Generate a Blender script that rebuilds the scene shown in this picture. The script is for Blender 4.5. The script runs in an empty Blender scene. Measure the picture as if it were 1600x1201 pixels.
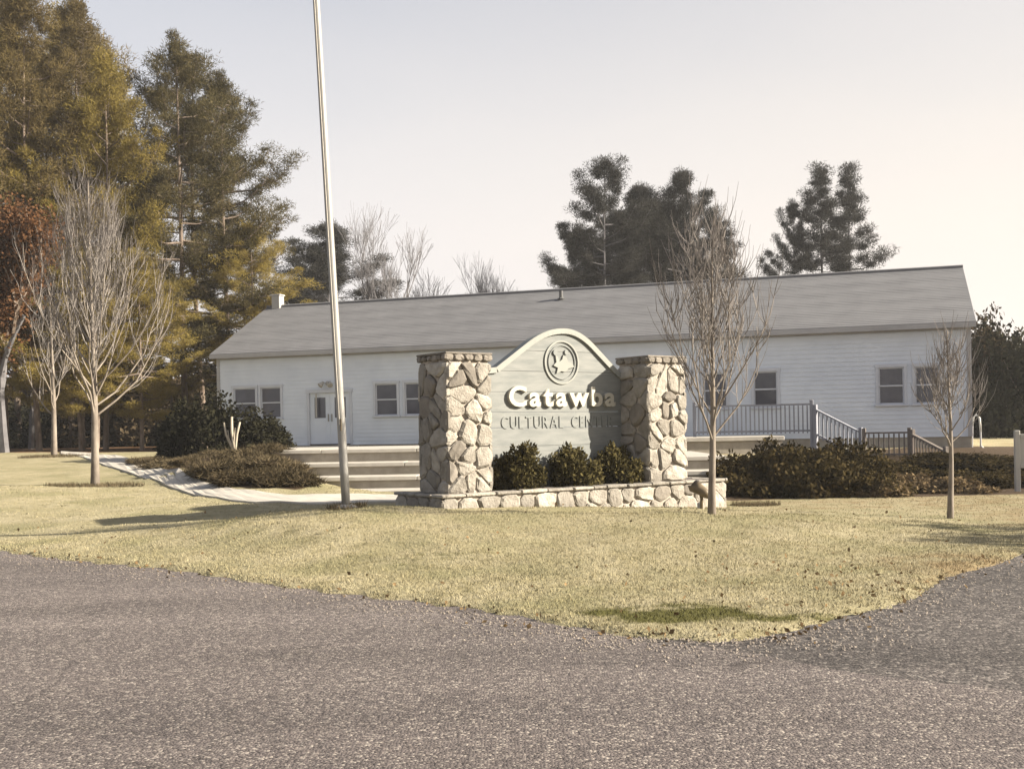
import bpy, bmesh, math, random
import numpy as np
from mathutils import Vector, Matrix
from mathutils.geometry import tessellate_polygon

R = math.radians
scene = bpy.context.scene
col = scene.collection

# ------------------------------------------------------------------ camera, sky, sun, exposure
CAM_H, FPX, PX0, PY0, ROLL = 1.6, 1700.0, 800.0, 670.0, R(1.0)
cd = bpy.data.cameras.new('camera')
cd.sensor_width = 36.0
cd.lens = 36.0 * FPX / 1600.0
cd.shift_y = (PY0 - 600.5) / 1600.0
cd.clip_end = 3000.0
cam = bpy.data.objects.new('camera', cd)
col.objects.link(cam)
cam.matrix_world = Matrix.Translation((0, 0, CAM_H)) @ Matrix.Rotation(R(90), 4, 'X') @ Matrix.Rotation(-ROLL, 4, 'Z')
scene.camera = cam

SUN_AZ, SUN_EL = R(-8.0), R(25.0)          # azimuth measured from +X towards +Y
to_sun = Vector((math.cos(SUN_AZ) * math.cos(SUN_EL), math.sin(SUN_AZ) * math.cos(SUN_EL), math.sin(SUN_EL)))
world = bpy.data.worlds.new('World')
scene.world = world
world.use_nodes = True
wn, wl = world.node_tree.nodes, world.node_tree.links
wn.clear()
sky = wn.new('ShaderNodeTexSky')
sky.sky_type = 'NISHITA'
sky.sun_disc = False
sky.sun_elevation = SUN_EL
sky.sun_rotation = math.pi / 2 - SUN_AZ      # Blender measures the sky's sun from +Y towards +X
sky.air_density = 1.0
sky.dust_density = 3.0
sky.ozone_density = 1.0
skb = wn.new('ShaderNodeBackground')
skb.inputs['Strength'].default_value = 0.05
wl.new(sky.outputs['Color'], skb.inputs['Color'])
# a thin even veil of high winter cloud over the clear sky
wtc = wn.new('ShaderNodeTexCoord')
wmp = wn.new('ShaderNodeMapping')
wmp.inputs['Scale'].default_value = (1.0, 1.0, 2.6)
wl.new(wtc.outputs['Generated'], wmp.inputs['Vector'])
wno = wn.new('ShaderNodeTexNoise')
wno.inputs['Scale'].default_value = 1.3
wno.inputs['Detail'].default_value = 3.0
wl.new(wmp.outputs['Vector'], wno.inputs['Vector'])
wmr = wn.new('ShaderNodeMapRange')
wmr.inputs['From Min'].default_value = 0.35
wmr.inputs['From Max'].default_value = 0.65
wmr.inputs['To Min'].default_value = 0.70
wmr.inputs['To Max'].default_value = 0.86
wl.new(wno.outputs['Fac'], wmr.inputs['Value'])
wsx = wn.new('ShaderNodeSeparateXYZ')            # the haze lies thickest towards the horizon all round
wl.new(wtc.outputs['Generated'], wsx.inputs[0])
whz = wn.new('ShaderNodeMapRange')
whz.inputs['From Min'].default_value = 0.16
whz.inputs['From Max'].default_value = 0.70
whz.inputs['To Min'].default_value = 1.18
whz.inputs['To Max'].default_value = 0.12
wl.new(wsx.outputs['Z'], whz.inputs['Value'])
wmu = wn.new('ShaderNodeMath')
wmu.operation = 'MULTIPLY'
wmu.use_clamp = True
wl.new(wmr.outputs['Result'], wmu.inputs[0])
wl.new(whz.outputs['Result'], wmu.inputs[1])
veil = wn.new('ShaderNodeBackground')
veil.inputs['Color'].default_value = (0.80, 0.77, 0.73, 1)
veil.inputs['Strength'].default_value = 0.322
# haze scatters forward: warmer and brighter towards the sun, cooler away from it
wdt = wn.new('ShaderNodeVectorMath')
wdt.operation = 'DOT_PRODUCT'
wl.new(wtc.outputs['Generated'], wdt.inputs[0])
wdt.inputs[1].default_value = tuple(to_sun)
wrm = wn.new('ShaderNodeValToRGB')
wrm.color_ramp.elements[0].position = 0.0
wrm.color_ramp.elements[0].color = (0.765, 0.755, 0.78, 1)
wrm.color_ramp.elements[1].position = 1.0
wrm.color_ramp.elements[1].color = (0.98, 0.86, 0.72, 1)
wmd = wn.new('ShaderNodeMapRange')
wmd.inputs['From Min'].default_value = -0.6
wmd.inputs['From Max'].default_value = 1.0
wl.new(wdt.outputs['Value'], wmd.inputs['Value'])
wl.new(wmd.outputs['Result'], wrm.inputs['Fac'])
wl.new(wrm.outputs['Color'], veil.inputs['Color'])
wmx = wn.new('ShaderNodeMixShader')
wl.new(wmu.outputs[0], wmx.inputs[0])
wl.new(skb.outputs[0], wmx.inputs[1])
wl.new(veil.outputs[0], wmx.inputs[2])
wout = wn.new('ShaderNodeOutputWorld')
wl.new(wmx.outputs[0], wout.inputs['Surface'])

sl = bpy.data.lights.new('sun', 'SUN')
sl.energy = 5.0
sl.angle = R(0.6)
sl.color = (1.0, 0.90, 0.74)
sun = bpy.data.objects.new('sun', sl)
col.objects.link(sun)
sun.rotation_euler = to_sun.to_track_quat('Z', 'Y').to_euler()
sun.location = (30, -5, 30)

vs = scene.view_settings
vs.view_transform = 'Standard'
vs.look = 'None'
vs.exposure = 1.8
vs.gamma = 1.0
vs.use_curve_mapping = False
scene.render.film_transparent = False
scene.cycles.max_bounces = 6
scene.cycles.diffuse_bounces = 3
scene.cycles.transparent_max_bounces = 8

# ------------------------------------------------------------------ picture <-> place
def ray(px, py):
    u, v = (px - PX0) / FPX, (PY0 - py) / FPX
    c, s = math.cos(ROLL), math.sin(ROLL)
    return u * c + v * s, -u * s + v * c          # X/Y and (Z-h)/Y
def at(px, py, Y):
    x, z = ray(px, py)
    return Vector((x * Y, Y, CAM_H + z * Y))
def on_z(px, py, z=0.0):
    x, zz = ray(px, py)
    Y = (z - CAM_H) / zz
    return Vector((x * Y, Y, z))

# ------------------------------------------------------------------ materials
MATS = {}
def nodes_of(name):
    m = bpy.data.materials.new(name)
    m.use_nodes = True
    n, l = m.node_tree.nodes, m.node_tree.links
    p = n['Principled BSDF']
    MATS[name] = m
    return m, n, l, p
def mix(n, l, fac, a, b, blend='MIX'):
    x = n.new('ShaderNodeMix')
    x.data_type = 'RGBA'
    x.blend_type = blend
    for sock, val in ((0, fac), (6, a), (7, b)):
        if hasattr(val, 'is_output'):
            l.new(val, x.inputs[sock])
        elif isinstance(val, (int, float)):
            x.inputs[sock].default_value = val
        else:
            x.inputs[sock].default_value = (*val, 1)
    return x.outputs[2]
def noise(n, l, scale, detail=4.0, rough=0.55, coord='Object', stretch=None):
    tc = n.new('ShaderNodeTexCoord')
    o = tc.outputs[coord]
    if stretch:
        mp = n.new('ShaderNodeMapping')
        mp.inputs['Scale'].default_value = stretch
        l.new(o, mp.inputs['Vector'])
        o = mp.outputs['Vector']
    t = n.new('ShaderNodeTexNoise')
    t.inputs['Scale'].default_value = scale
    t.inputs['Detail'].default_value = detail
    t.inputs['Roughness'].default_value = rough
    l.new(o, t.inputs['Vector'])
    return t.outputs['Fac']
def ramp(n, l, src, stops):
    r = n.new('ShaderNodeValToRGB')
    e = r.color_ramp.elements
    while len(e) < len(stops):
        e.new(0.5)
    for k, (p, c) in enumerate(stops):
        e[k].position = p
        e[k].color = (*c, 1) if not isinstance(c, (int, float)) else (c, c, c, 1)
    l.new(src, r.inputs['Fac'])
    return r.outputs['Color']
def bump(n, l, p, src, strength=0.3, dist=0.02):
    b = n.new('ShaderNodeBump')
    b.inputs['Strength'].default_value = strength
    b.inputs['Distance'].default_value = dist
    l.new(src, b.inputs['Height'])
    l.new(b.outputs['Normal'], p.inputs['Normal'])
def simple(name, c1, c2, scale=6.0, rough=0.8, bstr=0.2, bdist=0.01, metallic=0.0, rnd=0.0, stretch=None, spec=0.3):
    m, n, l, p = nodes_of(name)
    f = noise(n, l, scale, stretch=stretch)
    c = ramp(n, l, f, [(0.3, c1), (0.7, c2)])
    if rnd:
        oi = n.new('ShaderNodeObjectInfo')
        mr = n.new('ShaderNodeMapRange')
        mr.inputs['To Min'].default_value = 1.0 - rnd
        mr.inputs['To Max'].default_value = 1.0 + rnd
        l.new(oi.outputs['Random'], mr.inputs['Value'])
        hs = n.new('ShaderNodeHueSaturation')
        l.new(mr.outputs['Result'], hs.inputs['Value'])
        l.new(c, hs.inputs['Color'])
        c = hs.outputs['Color']
    l.new(c, p.inputs['Base Color'])
    p.inputs['Roughness'].default_value = rough
    p.inputs['Metallic'].default_value = metallic
    p.inputs['Specular IOR Level'].default_value = spec
    if bstr:
        bump(n, l, p, noise(n, l, scale * 4, 6.0, stretch=stretch), bstr, bdist)
    return m
def foliage(name, dark, mid, light, scale=0.9, trans=0.3, rnd=0.2):
    m, n, l, p = nodes_of(name)
    f = noise(n, l, scale, 3.0)
    g = noise(n, l, scale * 14, 2.0)
    c = ramp(n, l, f, [(0.3, dark), (0.5, mid), (0.72, light)])
    c = mix(n, l, 0.55, c, ramp(n, l, g, [(0.35, dark), (0.65, light)]))
    oi = n.new('ShaderNodeObjectInfo')
    mr = n.new('ShaderNodeMapRange')
    mr.inputs['To Min'].default_value = 1.0 - rnd
    mr.inputs['To Max'].default_value = 1.0 + rnd
    l.new(oi.outputs['Random'], mr.inputs['Value'])
    hs = n.new('ShaderNodeHueSaturation')
    l.new(mr.outputs['Result'], hs.inputs['Value'])
    l.new(c, hs.inputs['Color'])
    df = n.new('ShaderNodeBsdfDiffuse')
    tr = n.new('ShaderNodeBsdfTranslucent')
    l.new(hs.outputs['Color'], df.inputs['Color'])
    l.new(hs.outputs['Color'], tr.inputs['Color'])
    mx = n.new('ShaderNodeMixShader')
    mx.inputs[0].default_value = trans
    l.new(df.outputs[0], mx.inputs[1])
    l.new(tr.outputs[0], mx.inputs[2])
    n.remove(p)
    l.new(mx.outputs[0], n['Material Output'].inputs['Surface'])
    return m

# ground: dry winter lawn, pine straw under the stand (mask stored on the mesh), soil in the beds
def lawn_material(name, blades=False):
    m, n, l, p = nodes_of(name)
    big = noise(n, l, 0.8, 5.0, 0.65)
    med = noise(n, l, 3.2, 5.0, 0.6)
    fine = noise(n, l, 34.0, 4.0, 0.7)
    c = ramp(n, l, med, [(0.28, (0.1469, 0.1328, 0.0647)), (0.42, (0.2598, 0.2283, 0.1328)), (0.56, (0.3212, 0.2847, 0.1834)), (0.8, (0.3610, 0.3212, 0.2200))])
    green = ramp(n, l, big, [(0.48, 0.0), (0.64, 1.0)])
    c = mix(n, l, mix(n, l, 0.85, (0, 0, 0), green), c, (0.1693, 0.1610, 0.0764))
    c = mix(n, l, 0.35, c, ramp(n, l, fine, [(0.3, (0.1353, 0.1154, 0.0622)), (0.7, (0.3727, 0.3328, 0.2258))]))
    for att, colr, k in (('green', (0.0789, 0.0747, 0.0249), 5.5), ('brown', (0.2033, 0.1552, 0.0871), 2.0), ('litter', (0.1129, 0.0647, 0.0349), 1.2), ('soil', (0.0589, 0.0407, 0.0257), 2.2)):
        a = n.new('ShaderNodeAttribute')
        a.attribute_name = att
        nz = noise(n, l, k, 5.0, 0.65)
        ad = n.new('ShaderNodeMath')
        ad.operation = 'MULTIPLY_ADD'
        l.new(nz, ad.inputs[0])
        ad.inputs[1].default_value = 0.9
        ad.inputs[2].default_value = -0.45
        sm = n.new('ShaderNodeMath')
        sm.operation = 'ADD'
        l.new(a.outputs['Fac'], sm.inputs[0])
        l.new(ad.outputs[0], sm.inputs[1])
        f = ramp(n, l, sm.outputs[0], [(0.38, 0.0), (0.62, 1.0)])
        cc = mix(n, l, fine, tuple(x * 0.6 for x in colr), tuple(x * 1.5 for x in colr))
        c = mix(n, l, f, c, cc)
    l.new(c, p.inputs['Base Color'])
    p.inputs['Roughness'].default_value = 0.95
    p.inputs['Specular IOR Level'].default_value = 0.1
    if not blades:
        bump(n, l, p, mix(n, l, 0.6, med, fine), 0.9, 0.05)
    return m
lawn_material('lawn')
lawn_material('lawn_blades', True)

def road_material(name, base, warm, light, dark, sc, patch):
    m, n, l, p = nodes_of(name)
    tc = n.new('ShaderNodeTexCoord')
    v = n.new('ShaderNodeTexVoronoi')
    v.inputs['Scale'].default_value = sc
    l.new(tc.outputs['Object'], v.inputs['Vector'])
    big = noise(n, l, 0.35, 5.0, 0.6)
    med = noise(n, l, 2.2, 5.0, 0.6)
    c = mix(n, l, ramp(n, l, big, [(0.35, 0.0), (0.65, 1.0)]), base, warm)
    c = mix(n, l, 0.45, c, mix(n, l, med, tuple(x * patch for x in base), warm))
    sep = n.new('ShaderNodeSeparateColor')
    l.new(v.outputs['Color'], sep.inputs['Color'])
    chips = ramp(n, l, sep.outputs[0], [(0.0, dark), (0.35, tuple(x * 0.7 for x in base)), (0.55, base), (0.8, warm), (0.97, light)])
    c = mix(n, l, 0.70, c, chips)
    grit = noise(n, l, sc * 1.7, 3.0, 0.7)
    c = mix(n, l, 0.75, c, ramp(n, l, grit, [(0.30, 0.22), (0.50, 1.0), (0.70, 1.35)]), 'MULTIPLY')
    # long worn bands along the direction of travel, stains and tar patches
    tc2 = n.new('ShaderNodeTexCoord')
    mp2 = n.new('ShaderNodeMapping')
    mp2.inputs['Rotation'].default_value = (0, 0, R(37))
    mp2.inputs['Scale'].default_value = (0.10, 0.9, 1)
    l.new(tc2.outputs['Object'], mp2.inputs['Vector'])
    wb = n.new('ShaderNodeTexNoise')
    wb.inputs['Scale'].default_value = 1.0
    wb.inputs['Detail'].default_value = 3.0
    l.new(mp2.outputs['Vector'], wb.inputs['Vector'])
    c = mix(n, l, 0.8, c, ramp(n, l, wb.outputs['Fac'], [(0.32, 0.72), (0.52, 1.0), (0.68, 1.22)]), 'MULTIPLY')
    st = noise(n, l, 0.9, 6.0, 0.7)
    c = mix(n, l, 0.7, c, ramp(n, l, st, [(0.30, 0.62), (0.42, 1.0)]), 'MULTIPLY')
    # fine wandering cracks
    cv = n.new('ShaderNodeTexVoronoi')
    cv.feature = 'DISTANCE_TO_EDGE'
    cv.inputs['Scale'].default_value = 0.42
    wv = n.new('ShaderNodeMix')
    wv.data_type = 'VECTOR'
    nz2 = n.new('ShaderNodeTexNoise')
    nz2.inputs['Scale'].default_value = 1.4
    nz2.inputs['Detail'].default_value = 5.0
    l.new(tc2.outputs['Object'], nz2.inputs['Vector'])
    wv.inputs[0].default_value = 0.45
    l.new(tc2.outputs['Object'], wv.inputs[4])
    l.new(nz2.outputs['Color'], wv.inputs[5])
    l.new(wv.outputs[1], cv.inputs['Vector'])
    ck = ramp(n, l, cv.outputs['Distance'], [(0.0, 0.55), (0.008, 1.0)])
    c = mix(n, l, 0.5, c, ck, 'MULTIPLY')
    l.new(c, p.inputs['Base Color'])
    p.inputs['Roughness'].default_value = 0.85
    p.inputs['Specular IOR Level'].default_value = 0.25
    inv = ramp(n, l, v.outputs['Distance'], [(0.0, 1.0), (0.8, 0.0)])
    bump(n, l, p, mix(n, l, 0.5, inv, grit), 0.8, 0.014)
    return m
road_material('chip_seal', (0.1120, 0.0963, 0.0938), (0.1494, 0.1253, 0.1145), (0.3436, 0.3063, 0.2689), (0.0266, 0.0232, 0.0232), 58.0, 0.72)
road_material('asphalt', (0.0722, 0.0639, 0.0606), (0.1029, 0.0888, 0.0830), (0.2490, 0.2249, 0.2017), (0.0141, 0.0133, 0.0133), 40.0, 0.6)

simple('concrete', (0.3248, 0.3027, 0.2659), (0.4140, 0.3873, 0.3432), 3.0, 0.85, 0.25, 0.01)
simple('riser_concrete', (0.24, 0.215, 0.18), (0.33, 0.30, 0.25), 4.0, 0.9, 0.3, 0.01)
simple('siding_paint', (0.5227, 0.5664, 0.6361), (0.6017, 0.6454, 0.7096), 1.1, 0.7, 0.05, 0.004)
simple('trim_paint', (0.30, 0.295, 0.30), (0.36, 0.355, 0.36), 2.0, 0.6, 0.05, 0.003)
simple('frame_paint', (0.44, 0.465, 0.52), (0.50, 0.525, 0.575), 2.0, 0.6, 0.05, 0.003)
simple('shingle', (0.1216, 0.1224, 0.1296), (0.1504, 0.1512, 0.1584), 1.2, 0.95, 0.15, 0.01)
simple('stone', (0.1756, 0.1574, 0.1336), (0.2921, 0.2711, 0.2395), 7.0, 0.9, 0.8, 0.03, rnd=0.28)
simple('dark_stone', (0.1295, 0.1154, 0.0979), (0.1917, 0.1718, 0.1494), 6.0, 0.9, 0.6, 0.02, rnd=0.2)
simple('mortar', (0.20, 0.175, 0.145), (0.42, 0.37, 0.32), 9.0, 0.95, 0.5, 0.01)
simple('sign_paint', (0.1311, 0.1403, 0.1378), (0.1892, 0.1942, 0.1876), 2.6, 0.75, 0.12, 0.004, stretch=(1, 1, 5))
simple('sign_trim', (0.2009, 0.2058, 0.1917), (0.2299, 0.2349, 0.2183), 3.0, 0.7, 0.1, 0.003)
simple('letter_paint', (0.3386, 0.3212, 0.2706), (0.3727, 0.3552, 0.3046), 5.0, 0.6, 0.1, 0.004)
simple('letter_grey', (0.1364, 0.1457, 0.1426), (0.1674, 0.1767, 0.1705), 5.0, 0.6, 0.0)
simple('aluminium', (0.2033, 0.1975, 0.1892), (0.2482, 0.2424, 0.2316), 3.0, 0.5, 0.05, 0.002, metallic=0.15)
simple('rope', (0.4, 0.38, 0.33), (0.5, 0.47, 0.42), 30.0, 0.9, 0.2, 0.002)
simple('white_paint', (0.3270, 0.3187, 0.2988), (0.3727, 0.3610, 0.3386), 3.0, 0.6, 0.05, 0.003)
simple('fixture_bronze', (0.085, 0.065, 0.04), (0.13, 0.10, 0.06), 9.0, 0.5, 0.1, 0.002)
simple('rail_wood', (0.1860, 0.1922, 0.2232), (0.2480, 0.2542, 0.2852), 8.0, 0.8, 0.2, 0.004, stretch=(1, 1, 0.2))
simple('dark_rail_wood', (0.10, 0.085, 0.075), (0.16, 0.135, 0.12), 8.0, 0.85, 0.2, 0.004)
simple('vent_metal', (0.06, 0.06, 0.06), (0.10, 0.10, 0.10), 8.0, 0.6, 0.0)
simple('pine_bark', (0.0847, 0.0622, 0.0481), (0.1859, 0.1469, 0.1187), 7.0, 0.95, 0.9, 0.04, stretch=(1, 1, 0.25))
simple('pear_bark', (0.1129, 0.0930, 0.0764), (0.2258, 0.1950, 0.1635), 7.0, 0.9, 0.4, 0.01, stretch=(1, 1, 0.4))
simple('twig_bark', (0.15, 0.115, 0.092), (0.25, 0.198, 0.16), 4.0, 0.9, 0.0)
simple('pear_twig', (0.1411, 0.1245, 0.1137), (0.2407, 0.2175, 0.2009), 4.0, 0.9, 0.0)
simple('grey_bark', (0.075, 0.072, 0.078), (0.125, 0.12, 0.125), 4.0, 0.9, 0.0)
simple('pale_bark', (0.2598, 0.2258, 0.1751), (0.3270, 0.2880, 0.2316), 7.0, 0.85, 0.3, 0.006)
m, n, l, p = nodes_of('window_glass')
l.new(ramp(n, l, noise(n, l, 1.2, 2.0), [(0.3, (0.035, 0.037, 0.05)), (0.7, (0.075, 0.075, 0.095))]), p.inputs['Base Color'])
p.inputs['Roughness'].default_value = 0.08
p.inputs['Specular IOR Level'].default_value = 0.5
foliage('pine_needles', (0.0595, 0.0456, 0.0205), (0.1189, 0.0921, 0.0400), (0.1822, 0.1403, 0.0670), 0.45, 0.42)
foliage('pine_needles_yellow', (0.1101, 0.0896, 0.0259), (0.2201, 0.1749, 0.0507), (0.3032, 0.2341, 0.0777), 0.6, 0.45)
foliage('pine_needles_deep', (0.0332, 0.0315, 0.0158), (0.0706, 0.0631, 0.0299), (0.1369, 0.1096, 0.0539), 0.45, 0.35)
foliage('pine_needles_far', (0.0166, 0.0174, 0.0166), (0.0349, 0.0349, 0.0315), (0.0581, 0.0556, 0.0481), 0.5, 0.25)
foliage('oak_leaves', (0.0598, 0.0266, 0.0124), (0.1303, 0.0622, 0.0299), (0.1834, 0.1021, 0.0531), 0.7, 0.35)
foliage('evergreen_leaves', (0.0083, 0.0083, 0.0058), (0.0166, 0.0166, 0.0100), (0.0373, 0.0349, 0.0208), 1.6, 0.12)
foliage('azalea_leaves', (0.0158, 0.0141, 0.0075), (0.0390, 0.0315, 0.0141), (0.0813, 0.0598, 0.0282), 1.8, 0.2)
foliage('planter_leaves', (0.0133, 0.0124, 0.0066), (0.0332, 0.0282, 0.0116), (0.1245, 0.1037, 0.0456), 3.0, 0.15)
foliage('dry_leaves', (0.0772, 0.0531, 0.0282), (0.1411, 0.1021, 0.0564), (0.2258, 0.1726, 0.1062), 1.6, 0.2)
foliage('juniper_leaves', (0.0249, 0.0208, 0.0116), (0.0672, 0.0539, 0.0307), (0.1477, 0.1162, 0.0739), 1.3, 0.12, 0.35)
foliage('wood_leaves', (0.0249, 0.0183, 0.0116), (0.0498, 0.0373, 0.0224), (0.0871, 0.0664, 0.0415), 0.6, 0.2)
foliage('fallen_leaf', (0.06, 0.045, 0.025), (0.13, 0.085, 0.045), (0.25, 0.17, 0.09), 2.0, 0.1)

# ------------------------------------------------------------------ mesh helpers
def mesh_np(name, verts, faces, mat):
    verts = np.asarray(verts, dtype=np.float32).reshape(-1, 3)
    faces = np.asarray(faces, dtype=np.int32)
    me = bpy.data.meshes.new(name)
    k = faces.shape[1]
    me.vertices.add(len(verts))
    me.vertices.foreach_set('co', verts.ravel())
    me.loops.add(faces.size)
    me.loops.foreach_set('vertex_index', faces.ravel())
    me.polygons.add(len(faces))
    me.polygons.foreach_set('loop_start', np.arange(0, faces.size, k, dtype=np.int32))
    me.polygons.foreach_set('loop_total', np.full(len(faces), k, dtype=np.int32))
    me.update(calc_edges=True)
    me.materials.append(MATS[mat])
    return me
def link(name, me, parent=None, loc=None, rot=None):
    o = bpy.data.objects.new(name, me)
    col.objects.link(o)
    if parent:
        o.parent = parent
    if loc is not None:
        o.location = loc
    if rot is not None:
        o.rotation_euler = rot
    return o
def empty(name, loc=(0, 0, 0), rz=0.0):
    o = bpy.data.objects.new(name, None)
    col.objects.link(o)
    o.location = loc
    o.rotation_euler = (0, 0, rz)
    o.empty_display_size = 0.2
    return o
def tag(o, label=None, cat=None, group=None, kind=None):
    if label: o['label'] = label
    if cat: o['category'] = cat
    if group: o['group'] = group
    if kind: o['kind'] = kind
    return o
class MB:
    def __init__(s): s.v, s.f = [], []
    def add(s, vs, fs):
        b = len(s.v)
        s.v += [tuple(x) for x in vs]
        s.f += [tuple(i + b for i in f) for f in fs]
        return s
    def box(s, x0, x1, y0, y1, z0, z1, c=0.0):
        """box, chamfered by c"""
        if c <= 0:
            return s.add([(x0, y0, z0), (x1, y0, z0), (x1, y1, z0), (x0, y1, z0), (x0, y0, z1), (x1, y0, z1), (x1, y1, z1), (x0, y1, z1)],
                         [(0, 3, 2, 1), (4, 5, 6, 7), (0, 1, 5, 4), (1, 2, 6, 5), (2, 3, 7, 6), (3, 0, 4, 7)])
        bm = bmesh.new()
        bmesh.ops.create_cube(bm, size=1.0)
        for v in bm.verts:
            v.co = Vector(((x0 + x1) / 2 + v.co.x * (x1 - x0), (y0 + y1) / 2 + v.co.y * (y1 - y0), (z0 + z1) / 2 + v.co.z * (z1 - z0)))
        bmesh.ops.bevel(bm, geom=bm.edges[:], offset=c, segments=1, affect='EDGES')
        bm.verts.index_update()
        s.add([v.co.copy() for v in bm.verts], [[v.index for v in f.verts] for f in bm.faces])
        bm.free()
        return s
    def tube(s, pts, rads, sides=5, cap=True):
        pts = [Vector(p) for p in pts]
        rings, b = [], len(s.v)
        for i, p in enumerate(pts):
            d = (pts[min(i + 1, len(pts) - 1)] - pts[max(i - 1, 0)])
            d = d.normalized() if d.length > 1e-9 else Vector((0, 0, 1))
            ref = Vector((1, 0, 0)) if abs(d.x) < 0.8 else Vector((0, 1, 0))
            a = d.cross(ref).normalized()
            c = d.cross(a)
            for k in range(sides):
                t = 2 * math.pi * k / sides
                s.v.append(tuple(p + (a * math.cos(t) + c * math.sin(t)) * rads[i]))
        for i in range(len(pts) - 1):
            for k in range(sides):
                k2 = (k + 1) % sides
                s.f.append((b + i * sides + k, b + i * sides + k2, b + (i + 1) * sides + k2, b + (i + 1) * sides + k))
        if cap:
            s.f.append(tuple(b + k for k in range(sides))[::-1])
            s.f.append(tuple(b + (len(pts) - 1) * sides + k for k in range(sides)))
        return s
    def prism(s, poly, y0, y1, inset=0.0):
        """polygon in (x,z), extruded along y"""
        n = len(poly)
        b = len(s.v)
        s.v += [(p[0], y0, p[1]) for p in poly] + [(p[0], y1, p[1]) for p in poly]
        s.f.append(tuple(b + i for i in range(n)))
        s.f.append(tuple(b + n + i for i in range(n))[::-1])
        for i in range(n):
            j = (i + 1) % n
            s.f.append((b + j, b + i, b + n + i, b + n + j))
        return s
    def mesh(s, name, mat, smooth=False):
        me = bpy.data.meshes.new(name)
        me.from_pydata(s.v, [], s.f)
        me.update()
        if smooth:
            me.polygons.foreach_set('use_smooth', [True] * len(me.polygons))
        me.materials.append(MATS[mat])
        return me
    def obj(s, name, mat, parent=None, loc=None, rot=None, smooth=False):
        return link(name, s.mesh(name, mat, smooth), parent, loc, rot)
def clip_poly(poly, nx, ny, d):
    """keep nx*x+ny*y <= d"""
    out = []
    for i in range(len(poly)):
        a, b = poly[i], poly[(i + 1) % len(poly)]
        da, db = nx * a[0] + ny * a[1] - d, nx * b[0] + ny * b[1] - d
        if da <= 0: out.append(a)
        if (da < 0 < db) or (db < 0 < da):
            t = da / (da - db)
            out.append((a[0] + (b[0] - a[0]) * t, a[1] + (b[1] - a[1]) * t))
    return out
def voronoi_cells(w0, w1, h0, h1, pts):
    cells = []
    for i, p in enumerate(pts):
        poly = [(w0, h0), (w1, h0), (w1, h1), (w0, h1)]
        for j, q in enumerate(pts):
            if i == j: continue
            nx, ny = q[0] - p[0], q[1] - p[1]
            d = (q[0] ** 2 + q[1] ** 2 - p[0] ** 2 - p[1] ** 2) / 2
            poly = clip_poly(poly, nx, ny, d)
            if len(poly) < 3: break
        if len(poly) >= 3: cells.append(poly)
    return cells

# ------------------------------------------------------------------ the lie of the land
EDGE_PX = [(0, 866), (110, 877), (220, 890), (330, 905), (460, 921), (600, 941), (720, 958), (830, 976), (930, 992), (1010, 1001),
           (1100, 1003), (1190, 1001), (1270, 992), (1340, 974), (1400, 948), (1450, 925), (1520, 898), (1600, 869)]
EDGE = [on_z(*p) for p in EDGE_PX]
d0 = (EDGE[0] - EDGE[4]).normalized()
LAWN_POLY = [(EDGE[0] + d0 * 90).to_2d(), (EDGE[0] + d0 * 12).to_2d()] + [e.to_2d() for e in EDGE] + [Vector((10.0, 16.2)), Vector((18.0, 21.0)), Vector((90.0, 52.0)), Vector((400, 300)), Vector((0, 900)), Vector((-500, 600))]
LAWN_RIGHT = [(9.8, 3.4), (10.6, 6.5), (13.8, 12.2), (22.0, 17.0), (90.0, 45.0), (200.0, 60.0), (200.0, -130.0), (30.0, -10.5)]
def sdf_poly(x, y, poly):
    d = np.full(x.shape, 1e9)
    inside = np.zeros(x.shape, bool)
    n = len(poly)
    for i in range(n):
        a, b = poly[i], poly[(i + 1) % n]
        ex, ey = b[0] - a[0], b[1] - a[1]
        wx, wy = x - a[0], y - a[1]
        t = np.clip((wx * ex + wy * ey) / (ex * ex + ey * ey), 0, 1)
        d = np.minimum(d, (wx - ex * t) ** 2 + (wy - ey * t) ** 2)
        c = ((a[1] <= y) & (b[1] > y)) | ((b[1] <= y) & (a[1] > y))
        if abs(ey) > 1e-9:
            inside ^= c & (x < ex * (y - a[1]) / ey + a[0])
    d = np.sqrt(d)
    return np.where(inside, d, -d)
CTRL_PX = [(690, 794, 16.6), (900, 792, 18.2), (1136, 793, 20.6), (541, 793, 16.3), (120, 824, 17.5), (300, 816, 17.2), (610, 793, 18.3),
           (400, 781, 21.5), (540, 779, 22.5), (650, 778, 23.0), (300, 767, 24.5), (240, 745, 28.0), (190, 724, 34.0), (130, 712, 40.0),
           (0, 708, 42.0), (148, 758, 26.0), (83, 712, 38.0), (0, 765, 24.0), (-200, 770, 24.0), (-200, 715, 42.0), (1487, 811, 17.5),
           (1300, 784, 22.5), (1150, 784, 22.3), (1600, 787, 22.5), (1800, 790, 23.0), (800, 850, 13.4), (1150, 850, 13.2), (400, 850, 13.6), (1400, 850, 13.6), (345, 709, 28.0), (420, 710, 28.0), (400, 726, 27.0), (440, 748, 25.4), (330, 735, 27.0), (1112, 801, 15.7)]
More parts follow.
